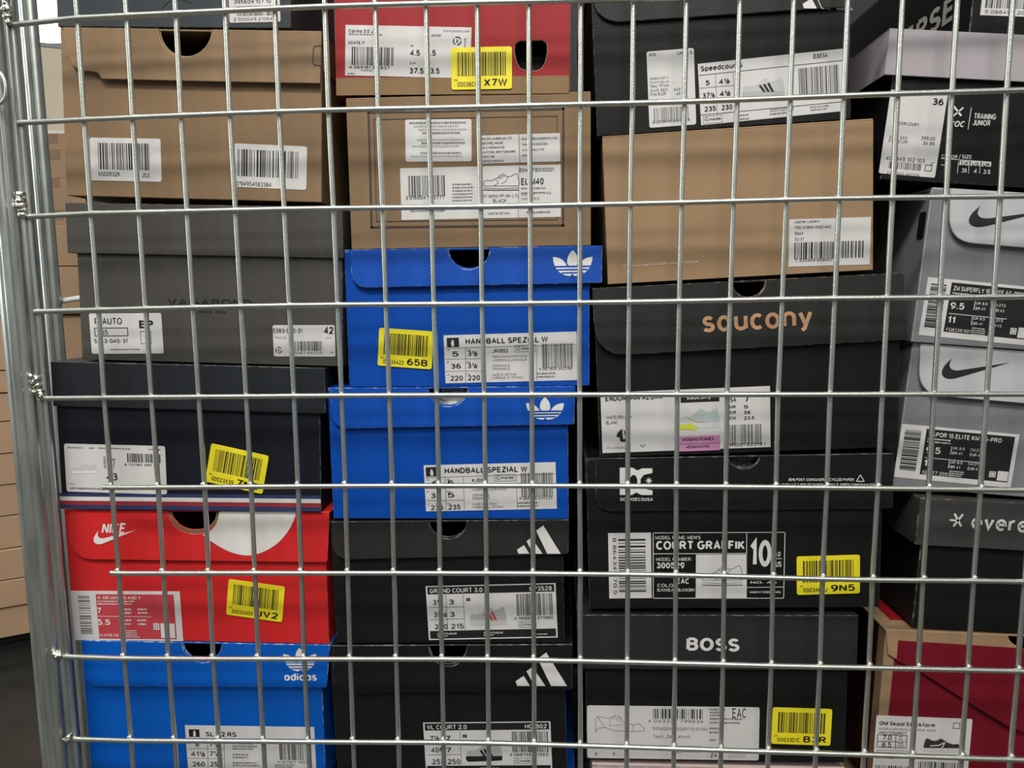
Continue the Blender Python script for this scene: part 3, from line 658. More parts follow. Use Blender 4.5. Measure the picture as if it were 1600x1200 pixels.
s.text('8',305,311,1166,7,INK,.01).text('7½',327,343,1166,7,INK,.01).text('41½',297,320,1181,8,INK,.01).text('7½',327,343,1181,8,INK,.01).text('260',299,319,1197,8,INK,.02).text('255',327,346,1197,8,INK,.02)
s.greek(363,1160,402,3,4,2.4,INK_SOFT,3).greek(363,1177,392,2,4.4,2.6,INK_SOFT,4).greek(363,1190,405,2,4,2.4,INK_SOFT,5).bars(436,1158,479,1187,INK,26,n=75).text('4 067907 11653',433,480,1191,3.6).greek(429,1193,461,3,3.2,1.9,INK_SOFT,6).done()

# ================================================================== SECOND STACK
b = ShoeBox('brick red shoe box with kraft band at its base and finger hole', [(520,-90),(893,-92),(890,139),(525,151)])
hole = [(812,64),(848,63),(854,68),(855,80),(851,98),(846,106),(838,110),(822,110),(813,106),(808,97),(804,80),(805,69)]
PUMA = b; b.plain_box(BRICK, KRAFT_E, holes=[hole])
s = b.print('kraft_band', (525,122), (889,118), (525.5,150), lift=-.00025); s.frect(0,0,1,.97,card('kraft_band_print',(140,112,80)),1); s.done()
s = b.sheet('size_label', (540,39), (737,43), (539,118))
s.text('Carina 3.0 J',545,583,51,5.5,INK,.015).greek(545,52.5,598,1,3,2.4,INK_SOFT,2).text('www.puma.com',693,734,50,4,INK_SOFT).text('Junior',674,690,57,4.4).text('401476 17',544,570,69,5,INK,.01)
s.bars(550,73,617,103,INK,27).text('4 069181 371837',545,610,107,4.6).greek(564,109,586,1,3,2.2,INK_SOFT,4).greek(543,114,556,1,3,2.4,INK_SOFT,5)
s.text('UK',642,647,73,3.4).text('US',667,672,73,3.4).text('4.5',641,657,87,9.5,INK,.03).text('5.5',667,682,87,9.5,INK,.03).text('EUR',642,650,100,3.4).text('CM',667,673,100,3.4).text('37.5',641,663,115,9.5,INK,.03).text('23.5',666,688,115,9.5,INK,.03)
s.frame(709,57,722,70,.1,PAPER); recycle(s,715,64,6); s.greek(726,60,729,5,3,2.2,INK_SOFT,6).done()
yellow(b, (705,75),(800,73),(705,141), 'X7W','00036C0U', 33)

b = ShoeBox('kraft brown shoe box printed with a double dark line border, under the brick red box', [(543,154),(922,140),(924,384),(547,389)], below=b)
b.plain_box(KRAFT, KRAFT_E)
s = b.print('printed_border', (574,174), (887,168), (582,358))
s.frame(574,174,890,351,3.4,BORDER).frame(584,186,879,341,1.1,BORDER); s.done()
s = b.sheet('rounded_sticker', (633,187), (737,186), (636,253), rad=4)
for k in range(11):
    if k in (4,8): continue
    s.greek(640 + (k*7) % 22, 191+k*5.2, 731, 1, 4, 3.4, INK_PALE if k % 3 else INK_SOFT, k)
s.done()
s = b.sheet('address_label', (751,212), (875,208), (751,256))
s.line(811,210,811.5,255,1,KRAFT)
for k, t in enumerate(('RALPH LAUREN UK LTD.','SENTINEL HOUSE','16 CLARENDON RD','WATFORD, HERTFORDSHIRE','WD17 1HE','UNITED KINGDOM')):
    s.text(t,753,753+len(t)*2.35,219+k*7,3.6,INK,.01)
for k, t in enumerate(('RALPH LAUREN MADISON ITALY S.R.L.','CASA MADO DI MEDIO 2602','VIA A. PIRANO 27 CAP','ANCONA')):
    s.text(t,815,815+len(t)*1.75,219+k*8.6,3.4,INK,.01)
s.done()
s = b.sheet('size_label', (625,263), (876,257), (629,344))
s.bars(638,275,698,306,INK,28,n=80).text('3 616854 955777',635,697,312,5.5).greek(643,329,698,1,4,2.6,INK_SOFT,2).greek(708,287,743,6,5,2.8,INK_SOFT,3)
sneaker(s,757,272,813,297,INK,INK,line=True)
s.line(812,259,813,341,.8,INK_SOFT).line(706,322,877,318,.8,INK_SOFT)
s.text('HRT AERA PP-SK-LTL',752,813,309,5,INK).text('BLACK',773,794,316,5.5,INK).text('804978010001',812,866,269,6.2,INK).text('EU M40',816,851,289,11,INK,.03).greek(816,293,856,2,7,2.8,INK_SOFT,6).text('US M7',817,838,305,4,INK_SOFT).text('W8.5',852,863,303,4,INK_SOFT).text('CAN M25.5',817,845,312,4,INK_SOFT)
s.text('MADE IN VIETNAM',766,800,335,3.6).text('RALPHLAUREN.COM',826,863,333,3.4,INK,.02); s.done()

b = ShoeBox('royal blue shoe box with yellow sticker, upper of the two royal blue boxes', [(540,393),(941,380),(921,600),(546,607)], below=b)
b.flap_box(BLUE, BLUE_E, ((550,392),(941,380),(940,442),(551,450)), (34,4), notch=(733,388,33), body_quad=((542,500),(921,500)), stand=0.004)
s = b.print('printed_logo', (864,391), (926,390), (865,432)); trefoil(s,864,391,926,432,WHITE,BLUE); s.done()
yellow(b, (593,512),(678,518),(590,571), '65B','0003A423', 34)
def handball(b, tl, tr, bl, dx, dy, cells, code, digits, seed):
    s = b.sheet('size_label', tl, tr, bl); k = 1.0
    X = lambda x: x+dx; Y = lambda y: y+dy
    s.rect(X(698),Y(528),X(718),Y(542)).poly([(X(706),Y(541)),(X(705),Y(536)),(X(706.5),Y(531)),(X(708.5),Y(531)),(X(710),Y(536)),(X(710),Y(541))],PAPER,3)
    s.text('HANDBALL SPEZIAL W',X(728),X(857),Y(538),9.2,INK,.035)
    s.line(X(696),Y(544),X(900),Y(538),.8,INK_SOFT)
    for x in (728,757): s.line(X(x),Y(542),X(x+1),Y(598),.8,INK_SOFT)
    for y in (561,580): s.line(X(697),Y(y),X(757),Y(y-1),.7,INK_SOFT)
    for k, (l, r) in enumerate(cells):
        y = Y(557+k*19); s.text(l,X(709-len(l)*1.6),X(714+len(l)*3.6),y,8.2,INK,.02).text(r,X(732),X(738+len(r)*4.6),y-.8,8.2,INK,.02)
        s.text(('US','F','J')[k],X(699),X(703),y-8.5,3,INK_SOFT).text(('UK','D','CHN')[k],X(730),X(736),y-9,3,INK_SOFT)
    s.text(code,X(771),X(795),Y(551),6,INK,.02); inside(s,X(805),Y(539),X(838),Y(549))
    for k, (t, w, y) in enumerate((('DBROWN/ALUMIN/WONW',55,559),('MARRON/ALUMIN/MAUP',54,564.5),('ORIGINALS',27,573),('ORIGINALS',27,578),('MADE IN VIETNAM',38,587),('FABRIQUÉ AU VIETNAM',48,592))): s.text(t,X(771),X(771+w),Y(y),3.8,INK_SOFT)
    s.line(X(840),Y(540),X(841),Y(593),.7,INK_SOFT).bars(X(847),Y(537),X(897),Y(573),INK,seed+3).text(digits,X(844),X(896),Y(578),4.6).greek(X(841),Y(582),X(874),2,5,2.8,INK_SOFT,seed+4); s.done()
handball(b,(693,524),(901,518),(697,599),0,0,(('5','3½'),('36','3½'),('220','220')),'JR0852','4 067905 342396',40)

b = ShoeBox('royal blue shoe box, lower of the two royal blue boxes, no yellow sticker', [(516,606),(899,602),(890,808),(521,813)], below=b)
b.flap_box(BLUE, BLUE_E, ((518,606),(899,603),(897,662),(519,669)), (30,4), notch=(700,606,32,30), body_quad=((517,720),(888,720)), stand=0.003)
s = b.print('printed_logo', (822,620), (882,619), (822,656)); trefoil(s,822,620,881,655,WHITE,BLUE); s.done()
handball(b,(662,727),(868,722),(664,799),-33,202,(('6','5'),('38','5'),('235','235')),'KJ0061','4 066898 534335',50)
LOWER_BLUE = b

def sport_label(b, tl, tr, bl, Q, name, code, cells, bandcol, dark, digits, seed):
    """white size label with black header and footer; Q maps label fractions to photo pixels"""
    s = b.sheet('size_label', tl, tr, bl)
    P = lambda a, c: tuple(s.ptl + s.pu*a + s.pv*c)
    R = lambda a0, c0, a1, c1, ink=None, lvl=1: s.frect(a0, c0, a1, c1, ink, lvl)
    def t(st, a0, a1, c, h, ink=None, bold=0): 
        x0, y = P(a0, c); x1, _ = P(a1, c); s.text(st, x0, x1, y, h, ink, bold, 5)
    R(.012,.015,.988,.15); R(.012,.83,.988,.975)
    t(name,.03,.03+.0262*len(name),.128,7.2,PAPER,.02); t(code,.80,.97,.128,7.2,PAPER,.02)
    for a in (.15,.285): R(a,.17,a+.004,.82,INK_SOFT,2)
    for c in (.385,.61): R(.02,c,.285,c+.01,INK_SOFT,2)
    for k, (l, r) in enumerate(cells):
        t(l,.05,.055+.033*len(l),.345+k*.225,8,INK,.01); t(r,.175,.18+.033*len(r),.345+k*.225,8,INK,.01)
    t('II',.31,.34,.30,7,INK,.06)
    x0,y0 = P(.33,.40); x1,y1 = P(.61,.76); sneaker(s,x0,y0,x1,y1,mat('ink_shoe_grey',(176,174,172)),dark,bandcol)
    x0,y0 = P(.695,.18); x1,y1 = P(.975,.58); s.bars(x0,y0,x1,y1,INK,seed)
    t(digits,.67,.97,.65,4.6); x0,y0 = P(.70,.685); x1,y1 = P(.84,.80); inside(s,x0,y0,x1,y1)
    t('SPORTSWEAR',.07,.22,.905,3.4,PAPER,.02); t('SPORTSWEAR',.43,.58,.905,3.4,PAPER,.02)
    for a in (.07,.43,.84): 
        x,y = P(a,.92); s.greek(x,y,x+18,1,3,1.6,PAPER,seed+int(a*10),lvl=4)
    s.done()
b = ShoeBox('charcoal shoe box with three slanted white bars, directly under the royal blue boxes', [(520,813),(889,808),(889,1003),(524,1006)], below=b)
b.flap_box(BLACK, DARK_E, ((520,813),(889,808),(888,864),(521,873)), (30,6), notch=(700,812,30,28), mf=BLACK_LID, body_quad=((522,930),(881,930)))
s = b.print('printed_logo', (806,820), (876,819), (806,863)); three_bars(s,807,820,1.0,WHITE); s.done()
sport_label(b,(665,916),(868,911),(668,1000),None,'GRAND COURT 3.0 J','HP3528',(('3½','3'),('35½','3'),('220','215')),RED_INK,mat('ink_sole_pale',(196,194,190)),'4 068808 371985',61)
b = ShoeBox('charcoal shoe box with three slanted white bars, right of the bright blue box', [(521,1009),(893,1004),(888,1212),(526,1216)], below=b)
b.flap_box(BLACK, DARK_E, ((521,1009),(894,1004),(894,1075),(522,1081)), (30,6), notch=(700,1008,30,34), body_quad=((524,1150),(885,1150)))
s = b.print('printed_logo', (803,1018), (886,1017), (803,1076)); three_bars(s,804,1018,1.18,WHITE); s.done()
sport_label(b,(661,1129),(860,1127),(664,1210),None,'VL COURT 2.0','HQ1802',(('7½','7'),('40⅔','7'),('255','250')),INK,INK,'4 068746 121343',62)

# ================================================================== THIRD STACK
b = ShoeBox('black shoe box leaning left with grey lid flap, top of the third stack', [(921,-110),(1322,-140),(1335,184),(932,213)])
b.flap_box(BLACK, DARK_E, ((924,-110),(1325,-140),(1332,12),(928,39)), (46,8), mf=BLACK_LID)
s = b.print('printed_logo', (1253,-26), (1338,-30), (1256,17)); three_bars(s,1255,-36,1.2,WHITE); s.done()
s = b.sheet('price_label', (1010,81), (1084,75), (1016,200), rad=4)
s.text('SIZE',1014,1025,88,4).text('UK 4.5',1058,1082,86,5.2).text('SPEEDCOURT M',1016,1046,125,3.6,INK_SOFT).text('FTWWHT/CBLACK',1016,1046,131,3.6,INK_SOFT).text('Rec. Price',1017,1046,137,4.6,INK_SOFT).text('SWE SEK',1017,1045,144,4.6,INK_SOFT).text('FIN EUR',1017,1042,150,4.6,INK_SOFT).text('549',1054,1064,142,4.6,INK_SOFT).text('49',1057,1064,148.5,4.6,INK_SOFT)
s.bars(1022,169,1078,188,INK_SOFT,29,n=80).text('2 220041 080973',1020,1080,193,4.4,INK_SOFT).text('SPEEDCOURT',1081.5,1083,133,2,INK_PALE); s.done()
s = b.sheet('size_label', (1090,100), (1318,76), (1095,196))
s.text('Speedcourts',1095,1161,112,8.5,INK,.03).text('IE8034',1271,1293,92,7.5,INK,.01).line(1092,118,1318,94,.9).line(1094,180,1317,158,.9)
for x in (1118,1146): s.line(x,116-(x-1118)*.1,x+3,180-(x-1118)*.1,.8,INK_SOFT)
for y in (138,158): s.line(1093,y,1147,y-5,.8,INK_SOFT)
s.text('5',1103,1109,134,8.5,INK,.03).text('4½',1123,1141,132,8.5,INK,.03).text('37⅓',1098,1117,154,8.5,INK,.03).text('4½',1124,1142,151,8.5,INK,.03).text('235',1100,1119,175,8.5,INK,.03).text('230',1127,1145,172.5,8.5,INK,.03)
inside(s,1098,182,1129,191); sneaker(s,1161,122,1227,152,mat('ink_shoe_pale',(196,194,194)),mat('ink_sole_pale2',(180,178,178)),INK)
s.bars(1248,107,1313,146,INK,30).text('SPORTS DEPORTE',1204,1242,175,5,INK_SOFT).greek(1204,177,1232,1,4,2.6,INK_SOFT,5).greek(1267,166,1298,2,4.5,2.4,INK_SOFT,6).greek(1156,179,1172,2,6,3,INK_SOFT,7); s.done()

b = ShoeBox('light kraft shoe box with white barcode label at its lower right corner', [(944,210),(1363,180),(1366,422),(947,444)], below=b)
b.plain_box(KRAFT_L, KRAFT_E)
s = b.print('printed_note', (973,408), (1090,401), (973,420)); s.text('This box is made from 100% recycled material',973,1090,418,4.6,mat('ink_cream',(206,190,166))); s.done()
s = b.sheet('barcode_label', (1233,343), (1361,339), (1229,417))
s.text('Leather Loafers',1241,1280,349,4.8).text('1100-011869-0002-642',1241,1298,358,4.8).text('Black',1241,1254,367,4.8).text('EU 37',1241,1255,376,4.8).bars(1240,379,1348,402,INK,35,n=110).text('7 325949 608401',1240,1298,409.5,5); s.done()

b = ShoeBox('black shoe box with a tan lowercase wordmark on its lid flap', [(925,452),(1413,423),(1405,700),(938,713)], below=b)
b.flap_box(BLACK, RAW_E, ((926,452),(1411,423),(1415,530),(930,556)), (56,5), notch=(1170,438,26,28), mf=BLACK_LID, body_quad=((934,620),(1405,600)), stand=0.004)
s = b.print('printed_logo', (1096,492), (1267,482), (1096,520)); s.text('saucony',1096,1267,520,34.5,TAN_INK,.022); s.done()
s = b.sheet('size_label', (938,614), (1203,603), (941,708))
s.text('ENDORPHIN AZURA',946,1036,627,8.2,INK,.035).text('WHITE/SPLASH',947,987,655,5.4).text('BLANC',947,965,663,5.4).poly([(972,669),(965,676),(963,682),(968,683),(970,690),(978,690),(978,684),(974,686)],INK).poly([(974,670),(979,676),(981,686),(978,684)],INK).text('PO#47806251',948,984,702,4,INK_SOFT)
s.stroke([(1001,694),(1005,698),(1009,694)],1)
s.rect(1064,616,1125,626.5,INK,2).text('saucony',1074,1112,624,6,PAPER,.02,4)
sneaker(s,1063,638,1126,669,MINT,mat('ink_sole_white',(205,206,202)),None); s.poly([(1063,663),(1080,660),(1092,667),(1088,671),(1063,670)],LIME,5); s.stroke([(1072,650),(1090,658),(1108,659)],.8,mat('ink_coral',(214,140,110)),5)
s.rect(1062,681,1127,691,PINK,2).text('WOMENS/FEMMES',1067,1117,689,5.6,INK,.03,4).rect(1062,693,1127,702,PINK,2).text('MEDIUM/MOYEN',1074,1110,700,5,INK,.03,4)
s.line(1136,607,1139,704,.7,INK_PALE).text('USA',1137,1151,628,7.5,INK,.03).text('7',1165,1172,628,12,INK,.03)
for k,(l,r) in enumerate((('UK','5'),('EUR','38'),('CM','23.5'))): s.text(l,1141,1151,637.5+k*8.7,5.2,INK,.03).text(r,1163,1167+3.2*len(r),637.5+k*8.7,5.2,INK,.02)
s.bars(1141,663,1192,692,INK,36,n=85).text('1 95021 62519 1',1136,1198,697,5); s.done()

b = ShoeBox('black shoe box with white block letter emblem and a framed size panel', [(915,715),(1395,708),(1380,946),(919,954)], below=b)
b.flap_box(BLACK, DARK_E, ((930,714),(1395,708),(1393,793),(931,798)), (28,5), notch=(1162,712,24,20), body_quad=((919,850),(1377,850)), stand=0.0015)
DCBOX = b
s = b.print('printed_logo', (968,729), (1021,729), (969,782))
s.poly([(968,730),(988,730),(997,735),(1001,745),(1001,757),(997,767),(988,772),(969,772)],WHITE,2)
s.poly([(1019,731),(1003,731),(992,736),(987,745),(987,757),(992,767),(1003,772),(1020,772),(1020,765),(1005,762),(1001,754),(1001,747),(1006,741),(1019,738)],WHITE,3)
s.poly([(990+6*math.cos(k*.35), 751+10*math.sin(k*.35)) for k in range(18)],BLACK,4)
s.poly([(1014+(6 if k % 2 == 0 else 2.2)*math.cos(k*math.pi/8), 750+(6 if k % 2 == 0 else 2.2)*math.sin(k*math.pi/8)) for k in range(16)],WHITE,3)
s.text('DCSHOECOUSA',970,1021,781.5,5.4,WHITE,.03); s.done()
s = b.print('printed_note', (1222,742), (1368,742), (1222,760))
s.text('80% POST-CONSUMER RECYCLED PAPER',1231,1333,750.5,4.4,WHITE,.02).text('EMBALLÉ À 80% DE PAPIER RECYCLÉ APRÈS CONSOMMATION',1221,1368,758.5,4.4,WHITE,.02).stroke([(1343,741),(1349,751),(1337,751),(1343,741)],1.3,WHITE); s.done()
s = b.sheet('barcode_label', (950,833), (1017,832), (953,935))
s.bars(966,842,1011,924,INK,37,across=True,n=80).text('8 864349 70 5',957,1050,840,5.5,INK,turn=90); s.done()
s = b.print('size_panel', (1020,832), (1227,831), (1020,934))
s.frame(1020,832,1227,934,1.1,WHITE).line(1021,865,1167,864,1,WHITE).line(1167,832,1168,933,1,WHITE)
s.text('MODEL NAME: MEN\'S',1024,1095,842.5,5.4,WHITE,.005).text('COURT GRAFFIK',1025,1164,859,14.5,WHITE,.04).text('MODEL NUMBER:',1025,1081,876,5.2,WHITE).text('300529',1026,1070,888,10,WHITE,.04).text('COLOR:',1027,1060,917,5.4,WHITE,.01).text('BLACK/BLACK/BLACK(3BK)',1027,1086,924,5.2,WHITE,.02).text('EAC',1058,1077,912,9,WHITE,.03)
s.rect(1088,866,1167.5,933,PAPER,2); sneaker(s,1098,884,1162,914,INK,INK,line=True)
s.text('10',1173,1206,886,44,WHITE,.035).text('10.0',1208,1220,869,8,WHITE,.01).line(1212,872,1222,872,1,WHITE).text('US',1213,1222,885,9,WHITE,.02).line(1168,903,1227,902,1,WHITE).line(1168,917,1227,916,1,WHITE).text('NO. 46',1174,1215,911,4,WHITE).text('MANUFACTURED IN CHINA',1173,1222,926,3.6,WHITE,.02); s.done()
yellow(b, (1244,869),(1343,866),(1245,929), '9N5','00034U0J', 38)

b = ShoeBox('black shoe box with lift-off lid lettered in four white capitals', [(901,957),(1338,961),(1324,1191),(914,1187)], below=b)
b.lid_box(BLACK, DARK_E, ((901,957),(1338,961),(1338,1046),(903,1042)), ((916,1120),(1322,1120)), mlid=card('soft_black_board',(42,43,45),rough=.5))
s = b.print('printed_logo', (1072,992), (1155,994), (1072,1015)); s.text('BOSS',1072,1155,1014.5,22,WHITE,.045); s.done()
s = b.sheet('size_label', (917,1102), (1187,1105), (918,1184), rad=4)
s.bars(1021,1107,1100,1123,INK,39,n=90).text('4 043327 799834',1013,1100,1128,5,INK_SOFT).text('50540296 10269715 01 001',1021,1107,1140,5,INK_SOFT).text('Tayil L_Derb_kltruft',1022,1080,1152,5.2,INK_SOFT).text('EAC',1145,1166,1121,15,INK,.0)
s.greek(1110,1107,1138,3,4.4,2.6,INK_SOFT,4).greek(1110,1121,1165,2,6,3,INK_SOFT,5).greek(1110,1136,1128,2,6,3,INK_SOFT,6).greek(1111,1154,1122,1,6,3,INK_SOFT,7)
s.stroke([(931,1143),(931,1122),(934,1119),(952,1122),(962,1117),(970,1120),(975,1128),(990,1132),(1000,1130),(1009,1139),(1007,1142),(985,1142),(960,1141),(946,1136),(935,1137),(931,1143)],.8,INK_SOFT).stroke([(934,1119),(941,1130),(946,1136)],.7,INK_SOFT).stroke([(990,1132),(990,1141)],.7,INK_SOFT).stroke([(955,1123),(952,1133),(975,1132)],.6,INK_SOFT)
for k in range(4): s.line(958+4*k,1118+k,956+4*k,1123+k,.7,INK_SOFT)
s.text('8',930,934,1180,5.5,INK_SOFT).text('9',958,962,1180,5.5,INK_SOFT).greek(1056,1164,1104,2,8,2.4,INK_SOFT,8).text('C€',1057,1066,1176,6,INK_SOFT).text('Z4',1112,1122,1182,7,INK_SOFT,.03).greek(1140,1176,1172,2,4,2,INK_PALE,9); s.done()
yellow(b, (1207,1104),(1300,1107),(1205,1161), 'B3R','00033D1C', 41)

# ================================================================== FOURTH STACK (right)
b = ShoeBox('black shoe box at the top right corner with white letters running along its side', [(1527,-150),(1905,-140),(1902,68),(1525,46)], d=0.034, depth=0.36)
b.plain_box(BLACK, DARK_E)
s = b.sheet('barcode_label', (1537,-25), (1625,-22), (1533,24)); s.bars(1543,-22,1618,15,INK,42).text('5 088497 201E',1540,1612,21,5.5,INK_SOFT); s.done()
side_logo = MB(); vs, fs, m0, m1 = glyphs('CONVERSE', .04, 0.0)
xl = -b.f.w/2 - 0.0006
def side_pt(bx, u, v):
    q = hit(u, v, bx.f.O + bx.f.ex*(-bx.f.w/2), bx.f.ex) - bx.f.O
    return (-q.dot(bx.f.n), q.dot(bx.f.ez))
e0 = side_pt(b, 1472, 20)[0]; e1 = side_pt(b, 1490, 20)[0]; hz0 = side_pt(b, 1482, 37)[1]; hz1 = side_pt(b, 1482, -3)[1]
kx = (e0-e1)/(.56+.115+.116)
side_logo.raw([(xl - .00002*v[2], e1 + (m1-v[0])*kx, hz0 + v[1]*(hz1-hz0)) for v in vs], fs, mat('ink_dim_white', (168, 168, 158)))
side_logo.build('printed_logo', b.root)

b = ShoeBox('black shoe box under a pale grey overhanging lid, near the top of the right stack', [(1389,40),(1765,66),(1748,306),(1374,274)], d=0.032, below=b)
b.lid_box(BLACK, DARK_E, ((1386,40),(1768,66),(1762,139),(1380,119)), ((1386,200),(1758,220)), mlid=LIDGREY, melid=mat('pale_lid_edge',(160,152,154)), over=0.003)
s = b.sheet('price_label', (1392,140), (1481,147), (1376,271), rad=3)
s.text('36',1457,1474,164,11,INK,.03).text('INDOOR COURT',1397,1437,194,4.8).text('JR',1397,1404,200,4.8).text('SWE SEK',1391,1420,216,5,INK_SOFT).text('FIN EUR',1390,1420,222,5,INK_SOFT).text('399,00',1441,1463,218,6,INK_SOFT,.02).text('34,99',1444,1462,226,6,INK_SOFT,.02)
s.text('404345 102 103',1386,1448,250,7,INK_SOFT,.02).bars(1392,252,1442,267,INK,43,n=75).text('2 000040 460208',1388,1440,272,4.4,INK_SOFT).frame(1449,257,1459,268,1).line(1456,258,1463,253,1); s.done()
s = b.print('printed_panel', (1483,165), (1560,168), (1472,272))
s.line(1490,166,1502,181,3,WHITE).line(1505,168,1490,181,2.4,WHITE).text('XOC',1483,1507,198,10,WHITE,.03,shear=.2).line(1517.5,168,1513,202,1,WHITE).text('TRAINING',1522,1556,186,9.5,WHITE,.02).text('JUNIOR',1520,1547,196,9.5,WHITE,.02)
s.text('COLOR',1472,1497,247,6,WHITE,.01).line(1502,241,1500,248,.8,WHITE).text('SIZE',1504,1519,247.5,6,WHITE,.01).line(1471,247.5,1550,253,.9,WHITE)
for k,(l,v) in enumerate((('EUR','36'),('US','4'),('UK','3.5'))):
    x = 1501+k*17.5; s.rect(x,251+k*.8,x+14,258.5+k*.8,WHITE,2).text(l,x+1.5,x+12.5,258+k*.8,6,INK,.02,4).text(v,x+5-len(v),x+7+2*len(v),269.5+k,7,WHITE,.01).line(x-2,252,x-3.5,271,.7,WHITE)
s.greek(1472,257,1496,1,3,1.6,WHITE,3,.5); s.done()

def side_slot(b, u, v0, v1, ya, yb):
    x = -b.f.w/2 - .0005; z0 = side_pt(b, u, v1)[1]; z1 = side_pt(b, u, v0)[1]
    m = MB(); m.raw([(x, p, q) for p, q in rounded([(ya, z0), (yb, z0), (yb, z1), (ya, z1)], (.003,)*4, 4)], [tuple(range(20))], mat('slot_black', (8, 8, 8))); m.build('side_slot', b.root)
def nike_label(b, tl, tr, bl, name, code, a, c, seed):
    s = b.sheet('size_label', tl, tr, bl)
    P = lambda u, v: tuple(s.ptl + s.pu*u + s.pv*v)
    def t(st, u0, u1, v, h, bold=.01, ink=None): 
        x0, y = P(u0, v); x1, y1 = P(u1, v); s.text(st, x0, x1, y, h, ink or PAPER, bold, 5)
    s.frect(.215,.05,.965,.90,INK,1)
    a0 = (.035,.10,.175,.85); r = random.Random(seed); k = a0[1]
    while k < a0[3]:
        w = r.choice((.008,.014,.02,.03)); s.frect(a0[0],k,a0[2],min(k+w,a0[3]),INK,2); k += w + r.choice((.008,.012,.02))
    t(name,.235,.86,.185,7.5,.02); x,y = P(.235,.215); s.greek(x,y,x+44,2,4.5,2.4,PAPER,seed,lvl=4)
    t(a,.235,.235+.042*len(a),.50,11,.03); t(c,.235,.30,.745,11,.03); s.frect(.235,.575,.75,.586,PAPER,3)
    t(code,.235,.45,.885,5.5,.0)
    for v in (.44,.70):
        t('UK 8.5',.46,.56,v-.055,4.6,.01); t('BR 41',.46,.545,v+.035,4.6,.01); t('CM 27.5',.61,.72,v-.055,4.6,.01); t('EUR 43',.61,.715,v+.035,4.6,.01); s.frect(.445,v-.11,.452,v+.04,PAPER,3)
    x,y = P(.46,.78); s.greek(x,y,x+24,4,3.3,1.8,PAPER,seed+2,lvl=4)
    s.frect(.80,.72,.855,.83,PAPER,3); x0,y0 = P(.81,.735); x1,y1 = P(.845,.815); s.frame(x0,y0,x1,y1,1,INK_SOFT,4)
    s.frect(.87,.70,.96,.88,PAPER,3)
    s.done()
def nike_swoosh(b, tl, tr, bl):
    s = b.print('printed_logo', tl, tr, bl); swoosh(s, INK); s.done()
b = ShoeBox('grey shoe box with black curved tick, upper one in the right stack', [(1452,289),(1838,318),(1812,566),(1431,530)], d=0.034, below=b)
b.flap_box(GREY_B, GREY_F, ((1485,291),(1836,318),(1822,406),(1478,378)), (40,40), mf=GREY_F, sides=False, stand=0.004)
side_slot(b, 1450, 330, 372, .004, .016)
nike_swoosh(b, (1514,320), (1632,330), (1511,354))
nike_label(b, (1450,433), (1626,450), (1432,523), 'ZM SUPERFLY 10 ELITE AG-PRO', 'FQ8339 001', '9.5', '11', 71)
b = ShoeBox('grey shoe box with black curved tick, lower one in the right stack', [(1424,531),(1807,566),(1784,795),(1400,757)], d=0.038, below=b)
b.flap_box(GREY_B, GREY_F, ((1438,531),(1806,566),(1796,646),(1431,615)), (40,40), mf=GREY_F, sides=False, stand=0.004)
nike_swoosh(b, (1472,557), (1575,566), (1469,590))
nike_label(b, (1409,662), (1593,679), (1394,745), 'VAPOR 16 ELITE KM FG-PRO', 'IQ1077 200', '9.5', '11', 72)

b = ShoeBox('black shoe box with charcoal lid lettered in white lowercase, under the lower grey box', [(1435,769),(1845,797),(1826,1006),(1428,976)], d=0.034, below=b)
b.lid_box(BLACK, RAW_E, ((1434,769),(1848,797),(1842,874),(1428,846)), ((1431,930),(1836,960)), mlid=card('grey_black_lid',(66,65,64),rough=.5), over=0.003)
s = b.print('printed_logo', (1481,800), (1630,811), (1481,830))
s.text('everest',1515,1633,824,25,WHITE,.018); s.line(1487,800,1500,820,3.4,WHITE).line(1500,801,1488,820,3.4,WHITE).line(1481,810,1493,811,3,WHITE); s.done()

b = ShoeBox('kraft shoe box with maroon front and slanted lid flap, lowest in the right stack', [(1383,976),(1750,1000),(1735,1250),(1366,1228)], d=0.034, below=b)
f = b.f; zt = f.h
x0, x1 = -f.w/2, f.w/2
box_body(f, b.D, KRAFT_L, KRAFT_E, b.root, z1=zt-.0016, notch=(f.loc(1612,990).x, 0.020, 0.012)).build('body', b.root)
s = b.print('maroon_panel', (1400,1000), (1735,1020), (1386,1240)); s.frect(0,.06,1,1,MAROON,1); s.done()
pts = [f.loc(*p) for p in ((1384,976),(1386,1021),(1404,1031),(1440,1047),(1520,1094),(1590,1133),(1608,1138),(1630,1134),(1690,1080),(1736,1040),(1748,1000))]
pts = [tuple(p) for p in pts]; pts[0] = (pts[0][0], zt); pts[-1] = (pts[-1][0], zt)
pts = with_notch(pts, f.loc(1612,990).x, zt, 0.020, 0.012)
yfv = lambda x, z: -0.0014 - 0.004*max(0, min(1, (zt-z)/.09))
l = MB(); l.plate(pts, yfv, .0012, KRAFT_L, KRAFT_E); l.box(x0-.001, x1+.001, 0, b.D, zt-.0015, zt, KRAFT_L, KRAFT_E)
lid = l.build('lid', b.root); b.yoff = yfv
s = b.print('maroon_panel', (1402,999), (1735,1020), (1400,1140), parent=lid)
mp = [(1402,999),(1401.5,1029.5),(1440,1046),(1520,1093),(1590,1132),(1608,1137),(1630,1133),(1690,1079),(1731,1043),(1735,1020)]
s.poly(mp, MAROON, 1); s.done()
tp = MB(); tp.face([(x0+.012, .02, zt+.0004), (x1-.01, .02, zt+.0004), (x1-.01, b.D-.02, zt+.0004), (x0+.012, b.D-.02, zt+.0004)], card('red_lid_print',(150,24,30)))
tp.build('red_panel', lid)
